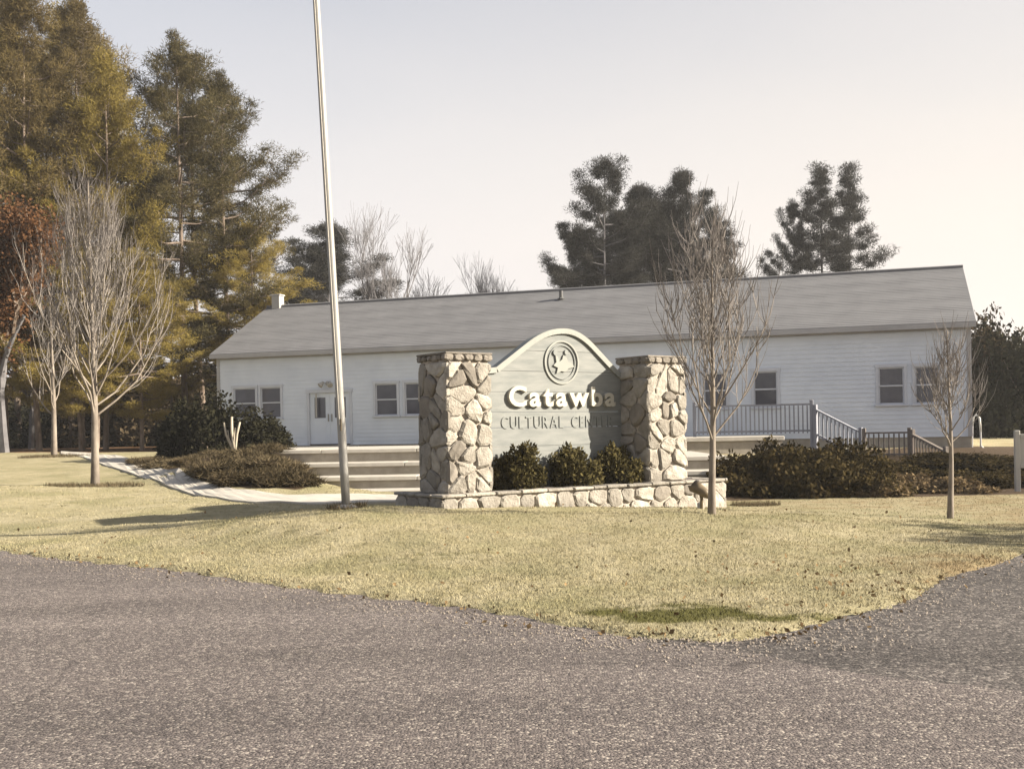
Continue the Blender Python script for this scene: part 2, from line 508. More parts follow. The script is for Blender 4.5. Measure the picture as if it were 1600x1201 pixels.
CTRL = [tuple(at(*c)) for c in CTRL_PX] + [(-4, 27, 0.25), (2, 27, 0.22), (6, 27, 0.25), (-4, 31, 0.6), (4, 31, 0.6), (0, 37, 0.85), (9, 30, 0.45), (14, 31, 0.5),
        (-9, 30, 0.72), (-11, 36, 0.85), (-12, 44, 0.95), (0, 44, 1.0), (15, 40, 0.9), (22, 34, 0.62), (12, 50, 1.0), (-12, 56, 1.0), (-25, 60, 1.0), (-30, 45, 0.8),
        (30, 50, 0.9), (0, 80, 1.1), (-60, 80, 1.1), (60, 80, 1.1), (0, 160, 1.0), (150, 160, 1.0), (-150, 160, 1.0), (-150, 30, 0.3), (150, 60, 0.5), (-12, 12, -0.1), (-30, 30, 0.3),
        (0, -30, 0.0), (60, 0, 0.0), (-60, 0, 0.0)]
_c = np.array(CTRL)
def _k(r): return np.sqrt(r * r + 0.6)
_A = _k(np.hypot(_c[:, None, 0] - _c[None, :, 0], _c[:, None, 1] - _c[None, :, 1]))
_w = np.linalg.solve(_A + np.eye(len(_c)) * -0.02, _c[:, 2])
def terrain(x, y, micro=True):
    x, y = np.atleast_1d(np.asarray(x, float)), np.atleast_1d(np.asarray(y, float))
    z = np.zeros(x.shape)
    for (cx, cy, _), w in zip(CTRL, _w):
        z += w * _k(np.hypot(x - cx, y - cy))
    far = np.clip((np.hypot(x, y - 30) - 110) / 80, 0, 1)
    z = z * (1 - far) + 0.9 * far
    if micro:
        z = z + 0.018 * np.sin(1.9 * x + 1.3 * y) * np.sin(1.1 * x - 2.3 * y) + 0.010 * np.sin(5.1 * x + 2.0) * np.sin(4.7 * y + x)
    sd = np.maximum(sdf_poly(x, y, LAWN_POLY), sdf_poly(x, y, LAWN_RIGHT))
    sd = sd + 0.07 * np.sin(2.3 * x + 0.6 * y) + 0.05 * np.sin(7.1 * x - 5 * y) + 0.035 * np.sin(17 * x + 13 * y) * np.sin(11 * x - 9 * y)
    t = np.clip((sd + 0.15) / 0.45, 0, 1)
    t = t * t * (3 - 2 * t)
    edge = 0.03 + np.clip(sd / 2.5, 0, 1) * (np.maximum(z, 0.03) - 0.03)
    return np.where(sd > 2.5, np.maximum(z, 0.03), edge) * t + (-0.09) * (1 - t)
def tz(x, y): return float(terrain(x, y)[0])
def stick(px, py, Y):
    """the ground point under a picture position at a given distance"""
    p = at(px, py, Y)
    return Vector((p.x, Y, tz(p.x, Y)))

def spaced(segs):
    out = [segs[0][0]]
    for a, b, st in segs:
        k = max(1, int(round((b - a) / st)))
        out += [a + (b - a) * (i + 1) / k for i in range(k)]
    return np.array(out)
gx = spaced([(-900, -200, 70), (-200, -60, 14), (-60, -14, 1.5), (-14, -9, 0.35), (-9, 9, 0.13), (9, 20, 0.35), (20, 60, 1.5), (60, 200, 14), (200, 900, 70)])
gy = spaced([(-120, -10, 10), (-10, 5, 1.0), (5, 15, 0.13), (15, 26, 0.3), (26, 60, 0.8), (60, 200, 6), (200, 1200, 80)])
GX, GY = np.meshgrid(gx, gy)
GZ = terrain(GX.ravel(), GY.ravel())
nx_, ny_ = len(gx), len(gy)
idx = np.arange(nx_ * ny_).reshape(ny_, nx_)
gf = np.stack([idx[:-1, :-1].ravel(), idx[:-1, 1:].ravel(), idx[1:, 1:].ravel(), idx[1:, :-1].ravel()], 1)
gm = mesh_np('ground', np.stack([GX.ravel(), GY.ravel(), GZ], 1), gf, 'lawn')
gm.polygons.foreach_set('use_smooth', [True] * len(gm.polygons))
BED_L = [at(*p).to_2d() for p in [(205, 707, 36), (250, 735, 30), (310, 757, 26), (380, 768, 24), (470, 772, 23.8), (500, 760, 25.5), (470, 706, 29.5), (350, 700, 34), (230, 700, 38)]]
BED_R = [at(*p).to_2d() for p in [(1090, 785, 22.4), (1250, 784, 22.8), (1450, 785, 22.8), (1620, 786, 23), (1760, 787, 24), (1700, 700, 36), (1500, 700, 36), (1200, 700, 35), (1080, 740, 27)]]
G1 = on_z(1040, 965).to_2d()
def masks(x, y):
    litter = np.clip((y - (41.5 + 0.10 * (x + 20))) / 2.5, 0, 1) * np.clip((-10.5 - x) / 3.0, 0, 1)
    litter = np.maximum(litter, np.clip((y - 46) / 6, 0, 1))
    soil = np.maximum(np.clip(sdf_poly(x, y, BED_L) / 0.4 + 0.3, 0, 1), np.clip(sdf_poly(x, y, BED_R) / 0.5 + 0.3, 0, 1))
    green = np.zeros(x.shape)
    for (dx, dy, rx_, ry_, k_) in ((-0.45, 0.15, 0.38, 0.36, 0.78), (-0.05, -0.12, 0.50, 0.42, 0.95), (0.40, 0.05, 0.42, 0.45, 0.85), (0.80, -0.28, 0.45, 0.25, 0.72), (1.30, -0.18, 0.5, 0.22, 0.60), (0.15, 0.42, 0.6, 0.30, 0.55), (-1.0, 0.2, 0.5, 0.2, 0.45), (1.75, 0.05, 0.4, 0.25, 0.45)):
        green = np.maximum(green, k_ * np.exp(-((x - G1.x - dx) ** 2 / rx_ ** 2 + (y - G1.y - dy) ** 2 / ry_ ** 2)))
    green = np.maximum(green, 0.42 * np.exp(-((x + 0.9) ** 2 / 2.2 + (y - 12.6) ** 2 / 1.2)))
    green = np.maximum(green, 0.38 * np.exp(-((x + 4.2) ** 2 / 5.0 + (y - 14.6) ** 2 / 0.5)))
    brown = 0.62 * np.clip((x - 2.6) / 2.2, 0, 1) * np.clip((15 - y) / 3, 0, 1)
    brown = np.maximum(brown, 0.5 * np.clip((x - 5.0) / 3, 0, 1) * (y < 30))
    brown = np.maximum(brown, 0.45 * np.clip((x - 2) / 3, 0, 1) * np.clip((y - 18) / 2, 0, 1))
    return {'litter': litter, 'soil': soil, 'green': green, 'brown': brown}
for k, a in masks(GX.ravel(), GY.ravel()).items():
    at_ = gm.attributes.new(k, 'FLOAT', 'POINT')
    at_.data.foreach_set('value', a.astype(np.float32))
ground = tag(link('ground', gm), 'dry straw coloured winter lawn and the ground beyond it', kind='structure')

def sheet(name, poly, z, mat):
    pts = [Vector((p[0], p[1], 0)) for p in poly]
    tris = tessellate_polygon([pts])
    me = bpy.data.meshes.new(name)
    me.from_pydata([(p.x, p.y, z) for p in pts], [], [t for t in tris])
    bm = bmesh.new()
    bm.from_mesh(me)
    bmesh.ops.recalc_face_normals(bm, faces=bm.faces)
    if sum(f.normal.z for f in bm.faces) < 0:
        bmesh.ops.reverse_faces(bm, faces=bm.faces)
    bm.to_mesh(me)
    bm.free()
    me.materials.append(MATS[mat])
    return link(name, me)
inner = []
for i, e in enumerate(EDGE):
    a, b = EDGE[max(i - 1, 0)], EDGE[min(i + 1, len(EDGE) - 1)]
    t = (b - a).normalized()
    inner.append((e.x - t.y * 0.5, e.y + t.x * 0.5))
leftfar = (EDGE[0] + d0 * 70)
SEAM = [on_z(px, py) for px, py in [(1000, 1003), (1060, 1006), (1130, 1013), (1200, 1024), (1290, 1043), (1370, 1055), (1470, 1066), (1600, 1079)]]
sd_ = (SEAM[-1] - SEAM[-3]).normalized()
drive = [(0.2, 9.3)] + [(p[0], p[1]) for p in inner[9:]] + [(10.0, 17.2), (18, 22.0), (40, 32), (60, 20), (60, -30), (20, -20), (2.0, 5.0)]
tag(sheet('driveway', drive, -0.006, 'asphalt'), 'coarse dark asphalt driveway turning off behind the lawn corner', kind='structure')
mainp = [(leftfar.x + 0.3, leftfar.y + 0.4)] + inner[:10] + [(p.x, p.y) for p in SEAM] + [tuple((SEAM[-1] + sd_ * 40).to_2d()), (30, -60), (-60, -30), (-90, 30)]
tag(sheet('road', mainp, 0.0, 'chip_seal'), 'weathered chip seal road across the foreground', kind='structure')

# walkway of pale concrete curving in from the left
WALK_UP = [(95, 705), (135, 706), (190, 712), (245, 731), (300, 748), (370, 765), (450, 772), (560, 772), (680, 771), (760, 770)]
WALK_LO = [(95, 709), (140, 717), (200, 737), (262, 758), (330, 776), (400, 784), (480, 785), (580, 784), (680, 783), (760, 782)]
def ground_hit(px, py):
    x, z = ray(px, py)
    Y = np.arange(9.0, 70.0, 0.05)
    below = CAM_H + z * Y <= terrain(x * Y, Y, False) + 0.03
    Yh = Y[np.argmax(below)] if below.any() else 60.0
    return Vector((x * Yh, Yh, 0))
UPW = [ground_hit(*p) for p in WALK_UP]
LOW = [ground_hit(*p) for p in WALK_LO]
mb = MB()
prev = None
for k in range(len(WALK_UP) - 1):
    for s in range(6 if k < len(WALK_UP) - 2 else 7):
        t = s / 6
        row = []
        for j in range(5):
            q = j / 4
            def mixp(i):
                u, v = UPW[i], LOW[i]
                return u * (1 - q) + v * q
            P = mixp(k) * (1 - t) + mixp(k + 1) * t
            row.append((P.x, P.y, tz(P.x, P.y) + 0.035))
        row = [(row[0][0], row[0][1], row[0][2] - 0.2)] + row + [(row[-1][0], row[-1][1], row[-1][2] - 0.2)]
        b = len(mb.v)
        mb.v += row
        if prev is not None:
            for j in range(6):
                mb.f.append((prev + j, b + j, b + j + 1, prev + j + 1))
        prev = b
wk = mb.obj('walkway', 'concrete', smooth=False)
bm = bmesh.new(); bm.from_mesh(wk.data); bmesh.ops.recalc_face_normals(bm, faces=bm.faces)
if sum(f.normal.z for f in bm.faces) < 0: bmesh.ops.reverse_faces(bm, faces=bm.faces)
bm.to_mesh(wk.data); bm.free()
tag(wk, 'pale concrete footpath curving past the steps', kind='structure')

# ------------------------------------------------------------------ terraced steps and the concrete porch apron
def steps():
    root = empty('terraced_steps', (0, 25, 0.1))
    tag(root, 'wide pale concrete steps rising behind the monument sign to the white building', 'steps')
    rows = [  # left px, right px, front distance, back distance, picture height of the edge, reference px
        (352, 800, 28.0, 33.0, 701.0, 560), (462, 1142, 27.0, 33.0, 722.5, 560), (489, 1138, 26.0, 28.0, 744.5, 580), (505, 1132, 25.0, 27.0, 766.0, 600)]
    for i, (l_, r_, y0, y1, py, rp) in enumerate(rows):
        z = at(rp, py, y0).z
        x0, x1 = at(l_, py, y0).x, at(r_, py, y0).x
        k = max(2, int((x1 - x0) / 2.4))
        for j in range(k):
            a, b = x0 + (x1 - x0) * j / k, x0 + (x1 - x0) * (j + 1) / k
            zz = z + random.uniform(-0.006, 0.006)
            MB().box(a + 0.006, b - 0.006, y0 - 25, y1 - 25 - 0.01 * i, zz - 0.10 - 0.1, zz - 0.1, 0.012).obj('tread', 'concrete', root)
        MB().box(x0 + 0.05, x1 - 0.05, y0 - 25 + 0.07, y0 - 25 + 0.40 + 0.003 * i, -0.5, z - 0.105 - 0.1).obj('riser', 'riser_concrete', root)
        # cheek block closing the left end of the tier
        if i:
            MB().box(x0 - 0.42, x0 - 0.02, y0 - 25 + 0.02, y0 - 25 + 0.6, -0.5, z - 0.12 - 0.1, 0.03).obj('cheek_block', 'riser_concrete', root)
    return root
random.seed(4)
steps()

# ------------------------------------------------------------------ the white building
BL, BR_ = at(341, 620, 44.0), at(1517, 600, 35.3)
BL.z = BR_.z = 0
bd = (BR_ - BL)
BLEN = bd.length
bang = math.atan2(bd.y, bd.x)
Z0, ZE, ZR, HALF = 1.10, 4.88, 7.06, 4.2
bld = empty('white_building', (BL.x, BL.y, 0), bang)
tag(bld, 'long low white clapboard building with grey shingled gable roof', 'building')
bdir, bin_ = Vector((math.cos(bang), math.sin(bang), 0)), Vector((-math.sin(bang), math.cos(bang), 0))
def wall_x(px, py, off=0.0):
    x, _ = ray(px, py)
    P = BL + bin_ * off
    return (x * P.y - P.x) / (bdir.x - x * bdir.y)
OPEN = []   # openings: x0, x1, z0, z1
wz0, wz1 = 2.20, 3.42
for (a, b) in ((366, 400), (408, 439), (587, 621), (633, 667), (712, 745), (1100, 1136), (1178, 1215), (1373, 1413), (1430, 1469)):
    OPEN.append([wall_x(a, 620), wall_x(b, 620), wz0, wz1, 'window'])
OPEN.append([wall_x(484, 640), wall_x(547, 640), Z0 + 0.04, 3.14, 'door'])
def lap_wall(x0, x1, z0, z1, y_face, opens, course=0.15):
    mb = MB()
    z = z0
    while z < z1 - 1e-4:
        t = min(z + course, z1)
        iv = [(x0, x1)]
        for (a, b, c, d, _) in opens:
            if c < t and d > z:
                nv = []
                for (p, q) in iv:
                    if b <= p or a >= q: nv.append((p, q))
                    else:
                        if a > p: nv.append((p, a))
                        if b < q: nv.append((b, q))
                iv = nv
        for (p, q) in iv:
            mb.add([(p, y_face - 0.022, z), (q, y_face - 0.022, z), (q, y_face - 0.004, t), (p, y_face - 0.004, t), (p, y_face, z), (q, y_face, z)],
                   [(0, 1, 2, 3), (4, 5, 1, 0)])
        z = t
    return mb
lap_wall(0.10, BLEN - 0.10, Z0, ZE - 0.30, 0.0, OPEN).obj('wall', 'siding_paint', bld)
# ends and back
mb = MB()
for xx in (0.0, BLEN):
    mb.add([(xx, 0.0, Z0), (xx, 2 * HALF, Z0), (xx, 2 * HALF, ZE), (xx, HALF, ZR - 0.05), (xx, 0.0, ZE)], [(0, 1, 2, 3, 4)])
mb.add([(0, 2 * HALF, Z0), (BLEN, 2 * HALF, Z0), (BLEN, 2 * HALF, ZE), (0, 2 * HALF, ZE)], [(0, 1, 2, 3)])
mb.obj('end_wall', 'siding_paint', bld)
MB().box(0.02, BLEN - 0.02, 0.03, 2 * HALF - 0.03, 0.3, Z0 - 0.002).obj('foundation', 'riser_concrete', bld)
MB().box(0.3, BLEN - 0.3, 0.45, 0.5, Z0, ZE - 0.1).obj('inner_wall', 'dark_rail_wood', bld)
for xx in (0.0, BLEN):
    MB().box(xx - 0.03 if xx == 0 else xx - 0.11, xx + 0.11 if xx == 0 else xx + 0.03, -0.04, 0.05, Z0, ZE - 0.3).obj('corner_board', 'trim_paint', bld)
MB().box(-0.03, BLEN + 0.03, -0.035, 0.03, ZE - 0.30, ZE - 0.02).obj('frieze_board', 'trim_paint', bld)
# roof of lapped shingle courses
rise, OV, EOV = (ZR - ZE) / HALF, 0.32, 0.16
def roof_side(sgn):
    mb = MB()
    n = 34
    y_a, y_b = -OV, HALF
    for i in range(n):
        ya, yb = y_a + (y_b - y_a) * i / n, y_a + (y_b - y_a) * (i + 1) / n + 0.02
        za, zb = ZE + ya * rise + 0.096, ZE + yb * rise + 0.090
        f = (lambda y: y) if sgn > 0 else (lambda y: 2 * HALF - y)
        j = 0.004 * math.sin(i * 7.3)
        vs = [(-EOV, f(ya), za + j), (BLEN + EOV, f(ya), za + j), (BLEN + EOV, f(yb), zb), (-EOV, f(yb), zb), (-EOV, f(ya), za - 0.03), (BLEN + EOV, f(ya), za - 0.03)]
        mb.add(vs, [(0, 1, 2, 3), (4, 5, 1, 0)] if sgn > 0 else [(3, 2, 1, 0), (0, 1, 5, 4)])
    return mb
rf = roof_side(1).obj('roof', 'shingle', bld)
roof_side(-1).obj('roof', 'shingle', bld)
mb = MB()
for s in (0, 1):
    ya, yb = (-OV + 0.01, HALF) if s == 0 else (2 * HALF + OV - 0.01, HALF)
    za, zb = ZE - OV * rise + 0.06, ZR + 0.04
    mb.add([(-EOV + 0.01, ya, za), (BLEN + EOV - 0.01, ya, za), (BLEN + EOV - 0.01, yb, zb), (-EOV + 0.01, yb, zb),
            (-EOV + 0.01, ya, za - 0.12), (BLEN + EOV - 0.01, ya, za - 0.12), (BLEN + EOV - 0.01, yb, zb - 0.16), (-EOV + 0.01, yb, zb - 0.16)],
           [(0, 1, 2, 3), (7, 6, 5, 4), (0, 4, 5, 1), (0, 3, 7, 4), (1, 5, 6, 2)])
mb.obj('roof_deck', 'trim_paint', bld)
MB().box(-EOV, BLEN + EOV, -OV - 0.025, -OV + 0.005, ZE - OV * rise - 0.09, ZE - OV * rise + 0.075).obj('fascia', 'trim_paint', bld)
MB().tube([(-EOV, HALF, ZR + 0.105), (BLEN + EOV, HALF, ZR + 0.105)], [0.07, 0.07], 6).obj('ridge_cap', 'shingle', bld)
# vent pipe, chimney
vx = wall_x(877, 478, HALF - 0.9)
MB().tube([(vx, HALF - 0.9, ZR - 0.9 * rise), (vx, HALF - 0.9, ZR - 0.9 * rise + 0.42)], [0.075, 0.075], 10).tube([(vx, HALF - 0.9, ZR - 0.9 * rise + 0.09), (vx, HALF - 0.9, ZR - 0.9 * rise + 0.16)], [0.16, 0.09], 10).obj('vent_pipe', 'vent_metal', bld)
cx = wall_x(434, 470, HALF)
ch = MB().box(cx - 0.20, cx + 0.20, HALF - 0.20, HALF + 0.20, ZR - 0.4, ZR + 0.56, 0.02).obj('chimney', 'white_paint', bld)
MB().box(cx - 0.24, cx + 0.24, HALF - 0.24, HALF + 0.24, ZR + 0.56, ZR + 0.62, 0.015).obj('chimney_cap', 'trim_paint', ch)
# windows and door
for (a, b, c, d, kind) in OPEN:
    w, e = b - a, 0.085
    if kind == 'window':
        fr = MB()
        fr.box(a - e, a, -0.055, 0.10, c - 0.0, d + 0.0).box(b, b + e, -0.055, 0.10, c, d).box(a - e - 0.02, b + e + 0.02, -0.06, 0.10, d, d + 0.11)
        fo = fr.obj('window', 'frame_paint', bld)
        MB().box(a - e - 0.04, b + e + 0.04, -0.10, 0.10, c - 0.07, c - 0.002, 0.01).obj('sill', 'frame_paint', fo)
        mz = (c + d) / 2
        for k, (z0, z1, y) in enumerate(((c, mz + 0.02, 0.035), (mz - 0.02, d, 0.005))):
            s = MB()
            t = 0.045
            s.box(a, a + t, y, y + 0.035, z0, z1).box(b - t, b, y, y + 0.035, z0, z1).box(a + t, b - t, y, y + 0.035, z0, z0 + t).box(a + t, b - t, y, y + 0.035, z1 - t, z1)
            s.obj('sash', 'frame_paint', fo)
            MB().box(a + t, b - t, y + 0.012, y + 0.022, z0 + t, z1 - t).obj('pane', 'window_glass', fo)
    else:
        fr = MB()
        fr.box(a - 0.10, a, -0.055, 0.12, c, d).box(b, b + 0.10, -0.055, 0.12, c, d).box(a - 0.13, b + 0.13, -0.065, 0.12, d, d + 0.14)
        fr.obj('door_frame', 'frame_paint', bld)
        mid = (a + b) / 2
        for (p, q, hs) in ((a + 0.004, mid - 0.004, 1), (mid + 0.004, b - 0.004, -1)):
            leaf = MB()
            wq = q - p
            zg0, zg1 = c + 1.02, d - 0.18
            gx0, gx1 = p + wq * 0.22, q - wq * 0.22
            leaf.box(p, gx0, 0.03, 0.075, c, d).box(gx1, q, 0.03, 0.075, c, d).box(gx0, gx1, 0.03, 0.075, c, zg0).box(gx0, gx1, 0.03, 0.075, zg1, d)
            leaf.box(gx0 - 0.02, gx1 + 0.02, 0.018, 0.03, c + 0.16, c + 0.46).box(gx0 - 0.02, gx1 + 0.02, 0.018, 0.03, c + 0.54, c + 0.92)
            lf = leaf.obj('door', 'siding_paint', bld)
            MB().box(gx0, gx1, 0.045, 0.055, zg0, zg1).obj('pane', 'window_glass', lf)
            hx = q - 0.07 if hs > 0 else p + 0.07
            MB().tube([(hx, 0.0, c + 0.9), (hx, 0.0, c + 1.15)], [0.014, 0.014], 6).box(hx - 0.02, hx + 0.02, 0.0, 0.03, c + 0.88, c + 1.17).obj('handle', 'aluminium', lf)
        # folded white screen bar on the door's left jamb
        MB().box(a + 0.30, a + 0.36, -0.11, -0.06, c + 1.05, d - 0.02, 0.008).obj('screen_bar', 'white_paint', bld)
MB().box(wall_x(484, 690) - 0.4, wall_x(547, 690) + 0.4, -1.1, -0.03, Z0 - 0.3, Z0 - 0.02, 0.01).obj('door_step', 'concrete', bld)

# twin-headed wall light over the door
lx = wall_x(513, 598)
P = BL + bdir * lx - bin_ * 0.02
wlmp = empty('wall_lamp', (P.x, P.y, 3.50), bang)
tag(wlmp, 'white twin headed flood lamp on the wall above the door', 'lamp')
MB().tube([(0, 0.02, 0), (0, -0.06, 0)], [0.09, 0.09], 12).obj('back_plate', 'white_paint', wlmp)
for s in (-1, 1):
    MB().tube([(0, -0.05, 0), (s * 0.10, -0.12, 0.03), (s * 0.16, -0.16, 0.01)], [0.018, 0.018, 0.018], 6).obj('arm', 'white_paint', wlmp)
    MB().tube([(s * 0.14, -0.12, 0.06), (s * 0.17, -0.17, 0.0), (s * 0.22, -0.26, -0.09), (s * 0.225, -0.265, -0.095)], [0.04, 0.07, 0.11, 0.10], 12).obj('lamp_head', 'white_paint', wlmp, smooth=True)

# right hand landing in front of the wall, with wooden railings
def railing(p0, p1, zt0, zt1, h, mat, label, pickets=0.13, post=True, base=None):
    p0, p1 = Vector((p0.x, p0.y, 0)), Vector((p1.x, p1.y, 0))
    d = p1 - p0
    L = d.length
    root = empty('railing', (p0.x, p0.y, zt0 - h), math.atan2(d.y, d.x))
    tag(root, label, 'railing', 'wooden railings by the porch')
    dz = zt1 - zt0
    def strip(x0, x1, off, th, wd):
        z0, z1 = h + dz * x0 / L + off, h + dz * x1 / L + off
        return MB().add([(x0, -wd, z0 - th), (x1, -wd, z1 - th), (x1, wd, z1 - th), (x0, wd, z0 - th), (x0, -wd, z0), (x1, -wd, z1), (x1, wd, z1), (x0, wd, z0)],
                        [(0, 3, 2, 1), (4, 5, 6, 7), (0, 1, 5, 4), (1, 2, 6, 5), (2, 3, 7, 6), (3, 0, 4, 7)])
    strip(0, L, 0.0, 0.05, 0.055).obj('top_rail', mat, root)
    strip(0.02, L - 0.02, -h + 0.16, 0.06, 0.025).obj('bottom_rail', mat, root)
    k = int(L / pickets)
    for i in range(1, k):
        x = L * i / k
        zt = dz * x / L
        MB().box(x - 0.022, x + 0.022, -0.047, -0.027, zt + 0.05, zt + h - 0.055).obj('picket', mat, root)
    for x in (0.0, L):
        MB().box(x - 0.055, x + 0.055, -0.054, 0.054, dz * x / L - 1.1, dz * x / L + h + 0.12, 0.01).obj('post', mat, root)
    return root
Ra, Rb = at(1085, 640, 35.0), at(1268, 640, 34.2)
railing(Ra, Rb, at(1180, 632, 34.6).z, at(1180, 632, 34.6).z, 0.98, 'rail_wood', 'blue grey picket railing along the porch landing below the window')
Rc = at(1345, 676, 33.0)
railing(at(1274, 640, 34.1), Rc, at(1274, 638, 34.1).z, at(1345, 674, 33.0).z, 0.92, 'rail_wood', 'picket handrail sloping down from the porch landing')
railing(at(1350, 676, 32.8), at(1421, 676, 32.2), at(1350, 675, 32.8).z, at(1421, 674, 32.2).z, 0.80, 'dark_rail_wood', 'dark weathered picket railing at the foot of the sloping handrail')
railing(at(1426, 680, 32.0), at(1478, 712, 30.6), at(1426, 677, 32.0).z, at(1478, 704, 30.6).z, 0.75, 'dark_rail_wood', 'dark railing dropping away behind the slim bare tree')
PZ = at(1180, 681, 34.6).z
land = empty('porch_landing', (0, 34, 0.6))
tag(land, 'pale concrete landing edge in front of the porch railing', 'landing')
la, lb = at(1040, 686, 34.6), at(1222, 682, 34.0)
MB().box(la.x, lb.x, -0.3, 2.0, PZ - 0.6 - 0.14, PZ - 0.6, 0.015).obj('slab', 'concrete', land)
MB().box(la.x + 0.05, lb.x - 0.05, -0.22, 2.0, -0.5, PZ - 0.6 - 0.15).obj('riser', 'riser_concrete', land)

# white end handrail by the building's right corner
hr = empty('handrail', (at(1520, 700, 35.5).x, 35.5, tz(at(1520, 700, 35.5).x, 35.5)), 0)
tag(hr, 'white bent handrail at the building corner beside the dark woods', 'handrail')
hz = at(1522, 648, 35.5).z - hr.location.z
MB().tube([(0.0, 0, hz - 0.35), (0.04, 0, hz - 0.08), (0.14, 0, hz), (0.24, 0, hz - 0.10), (0.27, 0, hz - 0.55)], [0.035] * 5, 8).obj('rail', 'white_paint', hr, smooth=True)
MB().tube([(0.27, 0, hz - 0.55), (0.26, 0, 0.0)], [0.03, 0.03], 8).obj('post', 'trim_paint', hr)
MB().tube([(0.0, 0, hz - 0.35), (-0.02, 0, 0.0)], [0.03, 0.03], 8).obj('post', 'trim_paint', hr)
MB().tube([(0.27, 0, hz - 1.03), (0.42, 0, hz - 1.16), (0.52, 0, hz - 1.36)], [0.04, 0.04, 0.035], 8).obj('brace', 'white_paint', hr)

# ------------------------------------------------------------------ the stone monument sign
TH = R(36.0)
MD, MN = Vector((math.cos(TH), math.sin(TH), 0)), Vector((math.sin(TH), -math.cos(TH), 0))
P0 = at(690, 776, 16.8)
PT = 0.60                                    # top of the plinth
P0.z = 0.0
mon = empty('monument_sign', P0, TH)
tag(mon, 'stone pillared monument sign with arched pale board reading Catawba', 'sign')
def mon_a(px, py, b):
    x, _ = ray(px, py)
    P = P0 - MN * b
    return (x * P.y - P.x) / (MD.x - x * MD.y)
def mon_z(a, b, py, px):
    P = P0 + MD * a - MN * b
    _, z = ray(px, py)
    return CAM_H + z * P.y
def stone_mesh(poly, depth, rnd):
    """one rough stone: cell outline in (u,v), front face towards -w, chamfered and uneven"""
    cx = sum(p[0] for p in poly) / len(poly); cy = sum(p[1] for p in poly) / len(poly)
    out = []
    n = len(poly)
    for i in range(n):           # soften the outline: cut the corners
        a, b = poly[i], poly[(i + 1) % n]
        L = math.hypot(b[0] - a[0], b[1] - a[1])
        if L < 0.012: continue
        for t in ((0.24, 0.76) if L > 0.06 else (0.5,)):
            out.append((a[0] + (b[0] - a[0]) * t, a[1] + (b[1] - a[1]) * t))
    n = len(out)
    if n < 3: return None
    size = max(max(p[0] for p in out) - min(p[0] for p in out), max(p[1] for p in out) - min(p[1] for p in out))
    gap = rnd.uniform(0.002, 0.012) if rnd.random() < 0.8 else 0.022
    def ring(k, w, jit=0.0):
        r = []
        for p in out:
            d = math.hypot(p[0] - cx, p[1] - cy) or 1e-6
            s = max(0.3, (d - gap) / d) * k
            r.append((cx + (p[0] - cx) * s, w + rnd.uniform(-jit, jit), cy + (p[1] - cy) * s))
        return r
    tx, ty = rnd.uniform(-0.10, 0.10), rnd.uniform(-0.10, 0.10)
    r0, r1, r2 = ring(1.0, 0.02), ring(1.0, -depth * 0.6, depth * 0.08), ring(0.80, -depth, depth * 0.18)
    r2 = [(x, w + (x - cx) * tx + (z - cy) * ty, z) for x, w, z in r2]
    mb = MB()
    c = (cx + rnd.uniform(-.1, .1) * size * 0.5, -depth * 1.12, cy + rnd.uniform(-.1, .1) * size * 0.5)
    mb.v = r0 + r1 + r2 + [c]
    for k in (0, n):
        for i in range(n):
            j = (i + 1) % n
            mb.f.append((k + i, k + j, k + n + j, k + n + i))
    for i in range(n):
        mb.f.append((2 * n + i, 2 * n + (i + 1) % n, 3 * n))
    return mb
def stone_face(parent, u0, u1, v0, v1, cu, cv, origin, rz, rnd, mat='stone', dmin=0.03, dmax=0.075, jit=0.46):
    """cover a face with irregular stones; origin and rz place the face (u along x, out along -y)"""
    pts = []
    for j in range(cv):
        cuj = cu + (rnd.random() < 0.3) - (rnd.random() < 0.3 and cu > 2)
        for i in range(cuj):
            pts.append((u0 + (u1 - u0) * (i + 0.5 + rnd.uniform(-jit, jit)) / cuj, v0 + (v1 - v0) * (j + 0.5 + rnd.uniform(-jit, jit)) / cv))
    for poly in voronoi_cells(u0, u1, v0, v1, pts):
        if len(poly) < 3: continue
        mb = stone_mesh(poly, rnd.uniform(dmin, dmax), rnd)
        if mb:
            mb.obj('stone', mat if rnd.random() > 0.12 else 'dark_stone', parent, origin, (0, 0, rz))
def pillar(a0, a1, b0, b1, ztop, rnd, label):
    g = 0.05
    core = MB().box(a0 + g, a1 - g, b0 + g, b1 - g, PT - 0.12, ztop - 0.03)
    p = core.obj('pillar', 'mortar', mon)
    p['label'] = label
    zc = ztop - 0.15
    W, D = a1 - a0, b1 - b0
    faces = [((a0, b0 + g, 0), 0, W), ((a1 - g, b0, 0), R(90), D), ((a1, b1 - g, 0), R(180), W), ((a0 + g, b1, 0), R(-90), D)]
    for k, (o, rz, w) in enumerate(faces):
        stone_face(p, 0.0, w, PT - 0.02, zc, 3 if k in (0, 2) else 2, 8 if k != 2 else 5, o, rz, rnd)
        # the crowning course of small upright stones
        stone_face(p, -0.02, w + 0.02, zc + 0.01, ztop - 0.02, 5, 1, o, rz, rnd, 'dark_stone', 0.05, 0.075, 0.22)
    MB().box(a0 - 0.01, a1 + 0.01, b0 - 0.01, b1 + 0.01, ztop - 0.035, ztop, 0.012).obj('cap', 'dark_stone', p)
    return p
rnd = random.Random(11)
B0, B1 = 0.14, 1.02
aL0, aL1 = mon_a(699, 700, B0), mon_a(771, 700, B0)
aR0, aR1 = mon_a(1015, 700, B0), mon_a(1075, 700, B0)
zL, zR = mon_z(aL0, B0, 549, 699), mon_z(aR0, B0, 554, 1045)
pillar(aL0, aL1, B0, B1, zL, rnd, 'nearer square pillar of cream fieldstone')
